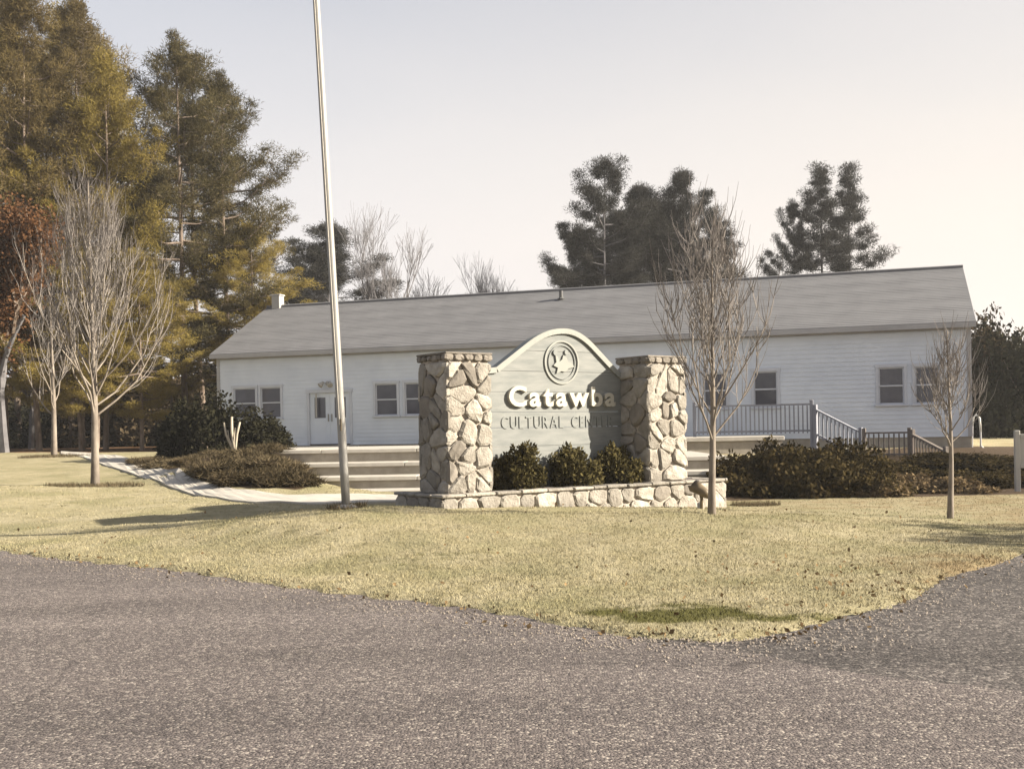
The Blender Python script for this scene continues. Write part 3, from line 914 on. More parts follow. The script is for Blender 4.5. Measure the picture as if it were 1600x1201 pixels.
pillar(aR0, aR1, B0, B1, zR, rnd, 'farther square pillar of cream fieldstone')
# plinth: a low stone kerb round the planting
aE = mon_a(1136, 770, 0.0)
PD = 1.45
pl = MB().box(0.05, aE - 0.05, 0.05, PD - 0.05, -0.35, PT - 0.05).obj('plinth', 'mortar', mon)
stone_face(pl, 0, aE, 0.0, PT - 0.05, 17, 2, (0, 0.05, 0), 0, rnd, 'stone', 0.035, 0.06, 0.30)
stone_face(pl, 0, PD, 0.0, PT - 0.05, 4, 2, (0.05, PD, 0), R(-90), rnd, 'stone', 0.035, 0.06, 0.30)
stone_face(pl, 0, PD, 0.0, PT - 0.05, 4, 2, (aE - 0.05, 0, 0), R(90), rnd, 'stone', 0.035, 0.06, 0.30)
x = -0.02
while x < aE - 0.05:                        # flat capping stones along the front edge
    w = rnd.uniform(0.28, 0.62)
    x2 = min(x + w, aE + 0.02)
    MB().box(x + 0.008, x2 - 0.008, -0.03 + rnd.uniform(-.015, .015), 0.30, PT - 0.052, PT + rnd.uniform(-0.008, 0.006), 0.015).obj('capstone', 'stone', pl)
    x = x2
for (xa, xb) in ((-0.02, 0.22), (aE - 0.24, aE + 0.02)):
    y = 0.31
    while y < PD:
        y2 = min(y + rnd.uniform(0.3, 0.5), PD + 0.02)
        MB().box(xa, xb, y + 0.008, y2 - 0.008, PT - 0.052, PT + rnd.uniform(-0.008, 0.006), 0.015).obj('capstone', 'stone', pl)
        y = y2
soil = MB()
ns = 26
for i in range(ns + 1):
    for j in range(6):
        xx = 0.20 + (aE - 0.40) * i / ns
        soil.v.append((xx, 0.28 + 1.14 * j / 5, PT - 0.03 + rnd.uniform(0, 0.035)))
for i in range(ns):
    for j in range(5):
        soil.f.append((i * 6 + j, (i + 1) * 6 + j, (i + 1) * 6 + j + 1, i * 6 + j + 1))
soil.obj('planter_soil', 'dark_rail_wood', pl)

# the board: horizontal planks cut to an arched gable outline
SB = 0.90
ap = mon_a(881, 520, SB)
zA = mon_z(ap, SB, 515, 881)
zSR, zSL = mon_z(aR0, SB, 573, 962), mon_z(mon_a(772, 583, SB), SB, 583, 772)
zS = (zSR + zSL) / 2
xr = mon_a(962, 573, SB)
xl = mon_a(774, 583, SB)
outline = [(aL1 - 0.02, PT - 0.02), (aR0 + 0.02, PT - 0.02), (aR0 + 0.02, zS - 0.05), (xr, zS)]
top = []
T0 = 0.55                                    # straight shoulders run tangent into a broad rounded crest
SL = 1.0 / (1.0 - T0 / 2)
def crest(t):
    return SL * (1 - t) if t > T0 else SL * (1 - T0 / 2) - SL * t * t / (2 * T0)
for t in list(np.linspace(0.93, 0.0, 15)) + list(-np.linspace(0.0, 0.93, 15)[1:]):
    top.append((ap + t * ((xr - ap) if t > 0 else (ap - xl)), zS + (zA - zS) * crest(abs(t))))
outline += top + [(xl, zS), (aL1 - 0.02, zS - 0.05)]
board = empty('board', (0, 0, 0)); board.parent = mon
zz = [PT - 0.02, 0.98, 1.30, 1.62, 1.89, 2.24, 2.60, 2.96, zA + 0.05]
for a, b in zip(zz[:-1], zz[1:]):
    pc = clip_poly(clip_poly(outline, 0, -1, -(a + 0.003)), 0, 1, b - 0.003)
    if len(pc) >= 3:
        q = rnd.uniform(-0.002, 0.002)
        MB().prism(pc, SB + q, SB + 0.11).obj('plank', 'sign_paint', board)
# raised trim following the arch
arc = [(aR0 + 0.0, zS - 0.06), (xr, zS)] + top + [(xl, zS), (aL1, zS - 0.06)]
tr = MB()
for (p, q) in zip(arc[:-1], arc[1:]):
    d = Vector((q[0] - p[0], q[1] - p[1])); L = d.length
    if L < 1e-4: continue
    nrm = Vector((-d.y, d.x)) / L
    if nrm.y < 0: nrm = -nrm
    quad = [(p[0] - nrm.x * 0.075, p[1] - nrm.y * 0.075), (q[0] - nrm.x * 0.075, q[1] - nrm.y * 0.075), (q[0] + nrm.x * 0.02, q[1] + nrm.y * 0.02), (p[0] + nrm.x * 0.02, p[1] + nrm.y * 0.02)]
    tr.prism(quad, SB - 0.045, SB + 0.13)
tr.obj('trim', 'sign_trim', board)
# round emblem: double ring and a raised figure
ec, ez, er = mon_a(877, 566, SB), mon_z(mon_a(877, 566, SB), SB, 566, 877), 0.39
def ring(r, w, y0, y1, mat, name, seg=40):
    mb = MB()
    for i in range(seg):
        t = 2 * math.pi * i / seg
        c, s = math.cos(t), math.sin(t)
        mb.v += [(ec + (r - w) * c, y0, ez + (r - w) * s), (ec + r * c, y0, ez + r * s), (ec + r * c, y1, ez + r * s), (ec + (r - w) * c, y1, ez + (r - w) * s)]
    for i in range(seg):
        a, b = 4 * i, 4 * ((i + 1) % seg)
        for k in range(4):
            mb.f.append((a + k, b + k, b + (k + 1) % 4, a + (k + 1) % 4))
    return mb.obj(name, mat, board)
ring(er, 0.03, SB - 0.025, SB + 0.004, 'sign_trim', 'emblem_ring')
ring(er - 0.085, 0.012, SB - 0.02, SB + 0.004, 'letter_grey', 'emblem_ring')
fig = [(-0.20, -0.06), (-0.10, -0.10), (-0.13, -0.20), (-0.02, -0.16), (0.06, -0.17), (0.14, -0.11), (0.27, -0.08), (0.24, -0.02), (0.14, 0.01), (0.10, 0.09), (0.03, 0.13), (0.00, 0.05), (-0.06, 0.01), (-0.10, 0.10), (-0.15, 0.12), (-0.13, 0.0)]
MB().prism([(ec + x, ez + z) for x, z in fig], SB - 0.03, SB + 0.004).obj('emblem_figure', 'sign_trim', board)
MB().prism([(ec - 0.15 + 0.045 * math.cos(t), ez + 0.17 + 0.05 * math.sin(t)) for t in np.linspace(0, 2 * math.pi, 12, endpoint=False)], SB - 0.03, SB + 0.004).obj('emblem_dot', 'letter_grey', board)
MB().prism([(ec + 0.10 + 0.04 * math.cos(t), ez + 0.18 + 0.045 * math.sin(t)) for t in np.linspace(0, 2 * math.pi, 12, endpoint=False)], SB - 0.03, SB + 0.004).obj('emblem_dot', 'letter_grey', board)
def letters(text, a0, a1, z, size, extr, offs, bev, mat, name, wide=1.0, gap=0.02, sp=0.12):
    glyphs = []
    for chx in text:
        if chx == ' ':
            glyphs.append((None, sp)); continue
        cu = bpy.data.curves.new('glyph', 'FONT')
        cu.body = chx
        cu.size = size
        cu.extrude = extr
        cu.offset = offs
        cu.bevel_depth = bev
        cu.resolution_u = 4
        o = bpy.data.objects.new('glyph', cu)
        col.objects.link(o)
        dg = bpy.context.evaluated_depsgraph_get()
        me = bpy.data.meshes.new_from_object(o.evaluated_get(dg))
        bpy.data.objects.remove(o)
        bpy.data.curves.remove(cu)
        xs = [v.co.x for v in me.vertices]
        mn, mxx = min(xs), max(xs)
        for v in me.vertices:
            v.co.x = (v.co.x - mn) * wide
        glyphs.append((me, (mxx - mn) * wide))
    tot = sum(g[1] for g in glyphs) + gap * (len(glyphs) - 1)
    k = (a1 - a0) / tot
    x = a0
    for me, w in glyphs:
        if me:
            for v in me.vertices:
                v.co.x *= k
            me.materials.clear()
            me.materials.append(MATS[mat])
            link(name, me, board, (x, SB - extr - bev + 0.002, z), (R(90), 0, 0))
        x += (w + gap) * k
tA0, tA1 = mon_a(792, 625, SB), mon_a(958, 625, SB)
tzb = (mon_z(tA0, SB, 637, 792) + mon_z(tA1, SB, 631, 955)) / 2
letters('Catawba', tA0, tA1, tzb, 0.48, 0.032, 0.012, 0.003, 'letter_paint', 'letter', gap=0.05)
letters('CULTURAL CENTER', mon_a(783, 656, SB), mon_a(957, 656, SB), mon_z(ap, SB, 668, 870), 0.30, 0.008, 0.0, 0.0, 'letter_grey', 'small_letter', gap=0.055)

# ------------------------------------------------------------------ flagpole
fb = stick(541, 792, 16.3)
fp = empty('flagpole', fb)
ftop = at(490.5, -60, 16.3)
lean = (ftop.x - fb.x) / (ftop.z - fb.z)
FH = 9.2
tag(fp, 'tall leaning aluminium flagpole standing in the lawn beside the stone sign', 'flagpole')
pts = [(lean * h, 0, h) for h in np.linspace(-0.2, FH, 12)]
MB().tube(pts, [0.066 - 0.018 * i / 11 for i in range(12)], 16).obj('pole', 'aluminium', fp, smooth=True)
MB().tube([(0, 0, -0.1), (0, 0, 0.02), (0, 0, 0.06)], [0.17, 0.17, 0.09], 16).obj('base_collar', 'aluminium', fp)
c_h = 1.25
MB().box(lean * c_h + 0.0, lean * c_h + 0.02, -0.115, -0.08, c_h - 0.09, c_h + 0.09, 0.004).obj('cleat', 'fixture_bronze', fp)
MB().tube([(lean * c_h - 0.01, -0.105, c_h), (lean * FH - 0.01, -0.085, FH - 0.1)], [0.007, 0.007], 5).obj('halyard', 'rope', fp)
MB().tube([(lean * FH, 0, FH), (lean * FH, 0, FH + 0.06), (lean * FH, 0, FH + 0.13), (lean * FH, 0, FH + 0.18)], [0.05, 0.09, 0.09, 0.02], 12).obj('finial', 'aluminium', fp, smooth=True)

# spotlight in the grass facing the sign
sb_ = stick(1097, 818, 17.0)
sp = empty('spotlight', sb_, R(40))
tag(sp, 'small bronze spotlight on a stake in the lawn before the plinth', 'spotlight')
MB().tube([(0, 0, -0.15), (0.0, 0, 0.22)], [0.03, 0.025], 8).obj('stake', 'fixture_bronze', sp)
MB().box(-0.035, 0.035, -0.02, 0.02, 0.18, 0.26, 0.006).obj('knuckle', 'fixture_bronze', sp)
MB().tube([(0.03, -0.14, 0.20), (0.0, -0.06, 0.26), (-0.02, 0.02, 0.31), (-0.05, 0.12, 0.37), (-0.05, 0.12, 0.371)], [0.045, 0.075, 0.085, 0.105, 0.09], 14).obj('lamp_head', 'fixture_bronze', sp, smooth=True)
MB().box(0.02, 0.09, 0.02, 0.12, -0.05, 0.10, 0.01).obj('junction_box', 'white_paint', sp)

# framed notice board at the right edge
nb_ = at(1590, 755, 24.0)
nb = empty('notice_board', (nb_.x, 24.0, tz(nb_.x, 24.0)), R(-8))
tag(nb, 'white framed notice board on posts, cut off by the frame edge', 'notice board')
zt, zb, zt2 = at(1590, 672, 24).z - nb.location.z, at(1590, 731, 24).z - nb.location.z, at(1590, 678, 24).z - nb.location.z
for x in (0.0, 1.45):
    MB().box(x - 0.055, x + 0.055, -0.055, 0.055, -0.2, zt, 0.012).obj('post', 'white_paint', nb)
MB().box(0.058, 1.392, -0.03, 0.03, zb, zt2, 0.006).obj('panel', 'white_paint', nb)
for z in (zb, zt2 - 0.09):
    MB().box(0.058, 1.392, -0.055, -0.032, z, z + 0.09, 0.006).obj('frame_rail', 'white_paint', nb)
MB().box(0.16, 0.42, -0.034, -0.0305, zb + 0.13, zb + 0.46).obj('notice', 'letter_grey', nb)
MB().box(0.55, 1.20, -0.034, -0.0305, zb + 0.2, zb + 0.52).obj('notice', 'letter_grey', nb)

# ------------------------------------------------------------------ plants: generators
def needles(rng, centers, rads, axes, per, ln, wd):
    """tufts of needle blades spread through each puff: one triangle a blade"""
    n = len(centers)
    C = np.repeat(centers, per, 0); Rr = np.repeat(rads, per)[:, None]; A = np.repeat(axes, per, 0)
    o = rng.normal(size=(n * per, 3)); o /= np.linalg.norm(o, axis=1)[:, None]
    rr = rng.random((n * per, 1)) ** 0.5
    P = C + o * rr * Rr * np.array([1.1, 1.1, 0.6])
    d = o * 0.7 + A * 0.25 + rng.normal(size=(n * per, 3)) * 0.75 + np.array([0, 0, 0.35])
    d /= np.linalg.norm(d, axis=1)[:, None]
    s = np.cross(d, rng.normal(size=(n * per, 3))); s /= np.linalg.norm(s, axis=1)[:, None]
    L = (ln * (0.6 + 0.8 * rng.random((n * per, 1))))
    v = np.stack([P - s * wd / 2, P + s * wd / 2, P + d * L], 1).reshape(-1, 3)
    return v, np.arange(len(v)).reshape(-1, 3)
def leaves(rng, P, size, asp=0.6, up=0.2):
    n = len(P)
    d = rng.normal(size=(n, 3)) + np.array([0, 0, up]); d /= np.linalg.norm(d, axis=1)[:, None]
    s = np.cross(d, rng.normal(size=(n, 3))); s /= np.linalg.norm(s, axis=1)[:, None]
    L = size * (0.6 + 0.8 * rng.random((n, 1)))
    v = np.stack([P, P + d * L * 0.5 + s * L * asp / 2, P + d * L, P + d * L * 0.5 - s * L * asp / 2], 1).reshape(-1, 3)
    return v, np.arange(len(v)).reshape(-1, 4)

def make_pine(seed, H, cb, RR, nl, per=46, sparse=1.0, lop=0.0):
    """meshes of one pine: trunk with limbs, and the needle crown"""
    r = random.Random(seed); rng = np.random.default_rng(seed)
    mb = MB()
    bx, by = r.uniform(-.4, .4), r.uniform(-.4, .4)
    def axis(t): return Vector((bx * math.sin(t * 2.6), by * math.sin(t * 2.1), t * H))
    r0 = 0.0075 * H
    mb.tube([axis(t) - Vector((0, 0, 0.4 if t == 0 else 0)) for t in np.linspace(0, 1, 11)], [r0 * (1.12 if t == 0 else 1) * (1 - 0.93 * t) + 0.01 for t in np.linspace(0, 1, 11)], 8)
    cen, rad, axs = [], [], []
    az = r.uniform(0, 6.28)
    for i in range(nl):
        s = (i + r.random()) / nl
        t = cb + (1 - cb) * s * 0.985
        prof = (0.55 + 1.4 * s if s < 0.32 else 1.0) * max(0.12, (1 - ((s - 0.32) / 0.70) ** 2) if s > 0.32 else 1)
        L = RR * prof * r.choice((r.uniform(0.45, 0.8), r.uniform(0.8, 1.25)))
        az += 2.399 + r.uniform(-.5, .5)
        L *= 1 + lop * math.cos(az)
        el = R(-8 + 50 * s * s + r.uniform(-10, 14))
        b = axis(t)
        hd = Vector((math.cos(az), math.sin(az), 0))
        pts = [b]
        for q in (0.35, 0.7, 1.0):
            e = el + R(18) * q * q
            pts.append(b + hd * L * q * math.cos(e) + Vector((0, 0, L * q * math.sin(e) - 0.10 * L * q * (1 - q))))
        rb = max(0.018, 0.022 * L * (1 - 0.5 * s))
        mb.tube(pts, [rb, rb * 0.7, rb * 0.45, rb * 0.2], 4, cap=False)
        npf = int(2 + L * 2.3 * sparse)
        for k in range(npf):
            q = 0.42 + 0.64 * (k + r.random()) / npf
            seg = min(2, int(q * 3)); 
            ff = [0, 0.35, 0.7, 1.0]
            j = 0 if q < 0.35 else (1 if q < 0.7 else 2)
            tt = min(1.1, (q - ff[j]) / (ff[j + 1] - ff[j]))
            c = pts[j].lerp(pts[j + 1], tt)
            side = Vector((-hd.y, hd.x, 0)) * r.uniform(-0.42, 0.42) * L * min(0.5, q * 0.5)
            c2 = c + side * 1.25 + Vector((0, 0, r.uniform(-0.02, 0.22)))
            mb.tube([c, c2], [0.014, 0.006], 3, cap=False)
            cen.append(c2); rad.append(r.uniform(0.26, 0.74)); axs.append(hd)
    v, f = needles(rng, np.array(cen), np.array(rad), np.array(axs), per, 0.19, 0.036)
    return mb, v, f
def place_tree(name, trunk_me, crown_me, loc, label, cat='tree', group=None, rz=0.0, s=1.0, crown='crown', lean=(0, 0)):
    o = empty(name, loc, rz)
    o.rotation_euler = (lean[0], lean[1], rz)
    o.scale = (s, s, s)
    tag(o, label, cat, group)
    link('trunk', trunk_me, o)
    if crown_me: link(crown, crown_me, o)
    return o

def branch_curve(b, d0, d1, L, k=4, r=None, wob=0.0):
    pts = [b.copy()]
    p = b.copy()
    for i in range(k):
        t = (i + 0.5) / k
        d = d0.lerp(d1, t).normalized()
        if r and wob: d = (d + Vector((r.uniform(-wob, wob), r.uniform(-wob, wob), r.uniform(-wob, wob)))).normalized()
        p = p + d * (L / k)
        pts.append(p.copy())
    return pts
def make_pear(seed, H, fork, r0, spread, nprim=18, nsec=7, ntw=6, lean=0.0):
    """upswept bare ornamental tree: trunk mesh and the mesh of its branches and twigs"""
    r = random.Random(seed)
    tk, br = MB(), MB()
    fz = fork
    lead = [Vector((lean * t * t * H + 0.03 * math.sin(5 * t), 0.02 * math.cos(4 * t), t * H * 0.86 - (0.3 if t == 0 else 0))) for t in np.linspace(0, 1, 11)]
    rads = [max(0.010, r0 * (1.15 if i == 0 else 1) * (1 - 0.92 * (i / 10) ** 0.8)) for i in range(11)]
    tk.tube(lead, rads, 9)
    def lp(z):
        t = max(0, min(0.999, (z) / (H * 0.86))) * 10
        j = int(t)
        return lead[j].lerp(lead[j + 1], t - j)
    az = r.uniform(0, 6.28)
    UP = Vector((0, 0, 1))
    def twigs(pts, rr, n, lo, hi, start=0.25):
        for _ in range(n):
            q = r.uniform(start, 1.0) * (len(pts) - 1.001)
            j = int(q)
            b = pts[j].lerp(pts[j + 1], q - j)
            d = (pts[j + 1] - pts[j]).normalized()
            side = Vector((r.uniform(-1, 1), r.uniform(-1, 1), r.uniform(-0.1, .5)))
            L = r.uniform(lo, hi)
            tp = branch_curve(b, (d + side * 0.9).normalized(), (UP + side * 0.22).normalized(), L, 3, r, 0.12)
            br.tube(tp, [rr, rr * 0.8, rr * 0.6, rr * 0.35], 3, cap=False)
    for i in range(nprim):
        s = i / max(1, nprim - 1)
        z = fz + (H * 0.62 - fz) * s ** 1.15
        az += 2.399 + r.uniform(-.35, .35)
        hd = Vector((math.cos(az), math.sin(az), 0))
        a0 = R(r.uniform(30, 56) * (1 - 0.4 * s))
        d0_ = (hd * math.sin(a0) + UP * math.cos(a0))
        d1_ = (hd * 0.06 + UP)
        L = (H - z) * (0.70 + 0.22 * s) * r.uniform(0.62, 1.2)
        L = min(L, spread * (2.1 - 0.8 * s)) if s > 0.3 else min(L, spread * 2.2)
        rp = max(0.009, r0 * 0.27 * (1 - 0.5 * s))
        pts = branch_curve(lp(z), d0_, d1_, L, 6, r, 0.13)
        (tk if s < 0.35 else br).tube(pts, [rp * (1 - 0.82 * k / 6) for k in range(7)], 5, cap=False)
        twigs(pts, 0.0062, ntw, 0.25, 0.8)
        for _ in range(nsec):
            q = r.uniform(0.12, 0.85) * 5.999
            j = int(q)
            b = pts[j].lerp(pts[j + 1], q - j)
            side = Vector((r.uniform(-1, 1), r.uniform(-1, 1), 0))
            L2 = L * r.uniform(0.28, 0.55) * (1.1 - q / 9)
            sp_ = branch_curve(b, (pts[j + 1] - pts[j]).normalized() * 0.7 + side * 0.6, UP + side * 0.2 + hd * 0.08, L2, 4, r, 0.15)
            r2 = rp * 0.36
            br.tube(sp_, [max(0.005, r2 * (1 - 0.7 * k / 4)) for k in range(5)], 4, cap=False)
            twigs(sp_, 0.0055, ntw, 0.22, 0.75, 0.1)
    for _ in range(nprim):
        z = r.uniform(0.5, 0.86) * H
        twigs([lp(z - 0.2), lp(z)], 0.006, 2, 0.5, H * 0.14, 0.0)
    return tk, br
def make_bare(seed, H, spread, r0, depth=5):
    """open crowned bare tree"""
    r = random.Random(seed)
    tk, br = MB(), MB()
    def grow(b, d, L, rad, lev):
        k = 3
        d1 = (d + Vector((r.uniform(-.3, .3), r.uniform(-.3, .3), r.uniform(-.05, .3)))).normalized()
        pts = branch_curve(b, d, d1, L, k, r, 0.08)
        (tk if lev <= 1 else br).tube(pts, [max(0.0065, rad * (1 - 0.35 * i / k)) for i in range(k + 1)], 6 if lev < 2 else 3, cap=(lev == 0))
        if lev >= depth: return
        for _ in range(3 if lev else 4):
            a = r.uniform(0, 6.28)
            sd = Vector((math.cos(a), math.sin(a), 0))
            nd = (d1 + sd * spread * r.uniform(0.5, 1.1) + Vector((0, 0, 0.15))).normalized()
            q = r.uniform(0.55, 1.0) * (k - 0.001)
            j = int(q)
            grow(pts[j].lerp(pts[j + 1], q - j), nd, L * r.uniform(0.58, 0.85), rad * 0.58, lev + 1)
    grow(Vector((0, 0, -0.3)), Vector((r.uniform(-.06, .06), 0, 1)), H * 0.30, r0, 0)
    return tk, br
def blob_points(rng, n, rx, ry, rz, clumps, flat=0.0):
    """points spread over lumpy foliage filling a dome"""
    th = rng.random(clumps) * 6.283
    ph = np.arccos(1 - rng.random(clumps) * (1.0 + 0.25))
    rad = 0.50 + 0.42 * rng.random(clumps)
    c = np.stack([np.cos(th) * np.sin(ph) * rad * rx, np.sin(th) * np.sin(ph) * rad * ry, np.cos(ph) * rad * rz], 1)
    sz = 0.22 + 0.20 * rng.random(clumps)
    k = rng.integers(0, clumps, n)
    o = rng.normal(size=(n, 3)); o /= np.linalg.norm(o, axis=1)[:, None]
    o *= (rng.random((n, 1)) ** 0.45)
    P = c[k] + o * sz[k][:, None] * np.array([rx, ry, rz])
    P[:, 2] = P[:, 2] * 0.92 + 0.10 * rz
    P[:, 2] = np.abs(P[:, 2])
    return P, c
def make_shrub(seed, rx, ry, rz, n, size, clumps=26, asp=0.55, up=0.3):
    rng = np.random.default_rng(seed)
    r = random.Random(seed)
    P, c = blob_points(rng, n, rx, ry, rz, clumps)
    v, f = leaves(rng, P, size, asp, up)
    mb = MB()
    for q in c[:min(len(c), 18)]:
        e = Vector(q) * 0.95
        e.z = abs(e.z) + 0.1 * rz
        mb.tube([(r.uniform(-.1, .1) * rx, r.uniform(-.1, .1) * ry, -0.1), tuple(e * 0.5 + Vector((0, 0, 0.1 * rz))), tuple(e)], [0.022 * rz + 0.006, 0.014 * rz + 0.004, 0.004], 4, cap=False)
    return mb, v, f
def shrub(name, mesh_pair, loc, label, cat='shrub', group=None, rz=0.0, s=(1, 1, 1)):
    o = empty(name, loc, rz)
    o.scale = s
    tag(o, label, cat, group)
    link('stems', mesh_pair[0], o)
    link('foliage', mesh_pair[1], o)
    return o
def shrub_meshes(seed, rx, ry, rz, n, size, mat, clumps=26, asp=0.55, up=0.3, stem='twig_bark'):
    mb, v, f = make_shrub(seed, rx, ry, rz, n, size, clumps, asp, up)
    return mb.mesh('stems', stem), mesh_np('foliage', v, f, mat)

# ------------------------------------------------------------------ tall pines left of the building
PV = []
for (sd, H, cb, RR, nl, per) in ((21, 20.0, 0.20, 4.1, 62, 165), (22, 18.5, 0.22, 3.9, 56, 165), (23, 21.0, 0.20, 4.6, 60, 165), (24, 17.0, 0.14, 4.0, 60, 165)):
    t, v, f = make_pine(sd, H, cb, RR, nl, per)
    PV.append((t.mesh('trunk', 'pine_bark'), mesh_np('crown', v, f, 'pine_needles'), H))
def needles_copy(k, mat):
    me = PV[k][1].copy()
    me.materials.clear(); me.materials.append(MATS[mat])
    return me
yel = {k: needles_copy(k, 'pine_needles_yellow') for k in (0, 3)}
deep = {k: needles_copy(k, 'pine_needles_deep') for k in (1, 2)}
LP = [  # px, distance, top py, variant, rz, yellow, label
    (-70, 47, -70, 0, 0.3, 1, 'tall yellow green pine cut off by the photo edge, before the oak leaves'),
    (10, 52, -60, 2, 1.9, 0, 'tall dark pine rising over the rusty oak at the photo edge'), (62, 46, -15, 1, 4.0, 0, 'tall pine right behind the smaller bare tree by the path'), (128, 51, 5, 0, 2.6, 0, 'tall brownish pine right behind the largest bare tree'), (112, 58, 20, 3, 0.9, 1, None),
    (165, 47, 85, 3, 5.2, 1, 'yellow green pine just right of the largest bare tree'), (150, 56, 60, 1, 0.4, 1, None), (30, 60, -20, 1, 3.0, 0, None),
    (290, 49, 52, 2, 1.2, 2, 'tallest pine right of the gap in the stand, beside the building'),
    (322, 56, 95, 1, 3.7, 2, None),
    (368, 52, 118, 2, 2.2, 2, 'pine with branches reaching out over the chimney end of the roof')]
for (px, Y, top, k, rz, y, lab) in LP:
    P = stick(px, 690, Y)
    zt_ = at(px, top, Y).z
    s = (zt_ - P.z) / PV[k][2]
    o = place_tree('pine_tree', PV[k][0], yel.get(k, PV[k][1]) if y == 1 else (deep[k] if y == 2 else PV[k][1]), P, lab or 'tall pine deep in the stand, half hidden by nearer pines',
               'pine tree', None if lab else 'pines of the stand left of the building', rz, s)
    w_ = 0.86 if px < 200 else 1.05
    o.scale = (s * w_, s * w_, s)
# the low hanging yellow green young pine at the stand's edge
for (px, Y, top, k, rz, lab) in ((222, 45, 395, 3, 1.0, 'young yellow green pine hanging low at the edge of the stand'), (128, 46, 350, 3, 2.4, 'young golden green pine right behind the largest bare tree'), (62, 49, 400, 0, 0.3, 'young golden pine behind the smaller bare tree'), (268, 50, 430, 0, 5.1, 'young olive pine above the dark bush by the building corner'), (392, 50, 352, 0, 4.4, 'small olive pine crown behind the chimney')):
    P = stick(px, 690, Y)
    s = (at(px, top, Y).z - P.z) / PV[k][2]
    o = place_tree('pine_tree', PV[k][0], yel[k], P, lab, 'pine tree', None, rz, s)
    o.scale = (s * 1.35, s * 1.35, s)

# far pines behind the roof
FV = []
for (sd, H, cb, RR, nl, per, spz) in ((31, 18.0, 0.28, 4.3, 44, 190, 1.35), (32, 17.0, 0.30, 3.3, 52, 200, 1.5), (33, 17.5, 0.38, 2.4, 38, 190, 1.3)):
    t, v, f = make_pine(sd, H, cb, RR, nl, per, spz)
    FV.append((t.mesh('trunk', 'grey_bark'), mesh_np('crown', v, f, 'pine_needles_far'), H))
for (px, Y, top, k, rz, w, lab) in (
        (953, 70, 250, 0, 0.5, 1.0, 'far pine with tiered branches, tallest of the clump behind the roof'),
        (1000, 74, 293, 1, 2.2, 1.1, 'dense far pine in the middle of the clump behind the roof'),
        (1073, 72, 268, 1, 4.1, 1.0, 'round topped far pine behind the bare tree and the roof'),
        (905, 76, 352, 0, 3.2, 0.95, 'low far pine at the left foot of the clump behind the roof'),
        (978, 80, 330, 1, 5.3, 1.3, 'low dense far pine filling the gap in the clump behind the roof'),
        (1040, 80, 318, 1, 0.8, 1.3, 'dense far pine left of the round topped one behind the roof'),
        (1122, 78, 330, 2, 1.4, 1.2, 'thin far pine mostly hidden by the bare tree by the sign'),
        (1243, 74, 315, 0, 1.0, 0.62, 'shorter far pine, left of three behind the roof'),
        (1286, 72, 262, 2, 5.0, 1.05, 'slender far pine, middle of three behind the roof'),
        (1334, 73, 262, 2, 2.6, 1.0, 'slender far pine with bare lower trunk, right of three behind the roof'),
        (527, 74, 352, 1, 0.2, 1.5, 'small far pine seen past the flagpole'),
        (488, 80, 392, 0, 2.9, 1.1, 'faint far pine between the chimney and the flagpole')):
    P = stick(px, 690, Y)
    s = (at(px, top, Y).z - P.z) / FV[k][2]
    o = place_tree('pine_tree', FV[k][0], FV[k][1], P, lab, 'pine tree', None, rz, s)
    o.scale = (s * w, s * w, s)
# bare trees behind the roof
bt = [tuple(m_.mesh(nm, 'grey_bark') for m_, nm in zip(make_bare(sd, 12.0, sp_, 0.14, 6), ('trunk', 'branches'))) for sd, sp_ in ((41, 0.55), (42, 0.62))]
for (px, Y, top, k, rz, w, lab) in ((622, 66, 310, 0, 0.6, 0.7, 'tall bare grey tree standing clear behind the roof'),
                                 (660, 80, 425, 1, 2.0, 0.8, 'short bare tree beside the tall bare tree behind the roof'),
                                 (745, 78, 420, 0, 3.3, 0.8, 'left of two low bare trees in the middle of the ridge'),
                                 (785, 74, 395, 1, 1.1, 0.6, 'right of two low bare trees in the middle of the ridge'),
                                 (455, 72, 400, 1, 4.0, 0.7, 'bare tree behind the chimney')):
    P = stick(px, 690, Y)
    s = (at(px, top, Y).z - P.z) / max(v.co.z for v in bt[k][1].vertices)
    o = place_tree('bare_tree', bt[k][0], bt[k][1], P, lab, 'tree', None, rz, s, 'branches')
    o.scale = (s * w, s * w, s)

# oak holding its rusty leaves at the left edge
rng = np.random.default_rng(5)
tk, br = make_bare(51, 11.0, 0.6, 0.2, 5)
bv = np.array(br.v)
P = bv[rng.integers(0, len(bv), 36000)] + rng.normal(size=(36000, 3)) * 0.34
v, f = leaves(rng, P, 0.15, 0.7, -0.2)
oak = (tk.mesh('trunk', 'grey_bark'), br.mesh('branches', 'twig_bark'), mesh_np('leaves', v, f, 'oak_leaves'))
for (px, Y, top, s_, rz, lab) in ((8, 43, 265, 1.0, 0.5, 'oak with rusty orange leaves at the photo edge'), (48, 56, 400, 1.0, 2.5, 'smaller rusty oak behind the bare trees'),
                                 (512, 78, 455, 0.8, 1.0, 'rusty oak top peeping over the roof by the flagpole')):
    Q = stick(px, 690, Y)
    s = (at(px, top, Y).z - Q.z) / 11.0
    o = place_tree('oak_tree', oak[0], oak[1], Q, lab, 'oak tree', None, rz, s, 'branches')
    link('leaves', oak[2], o)

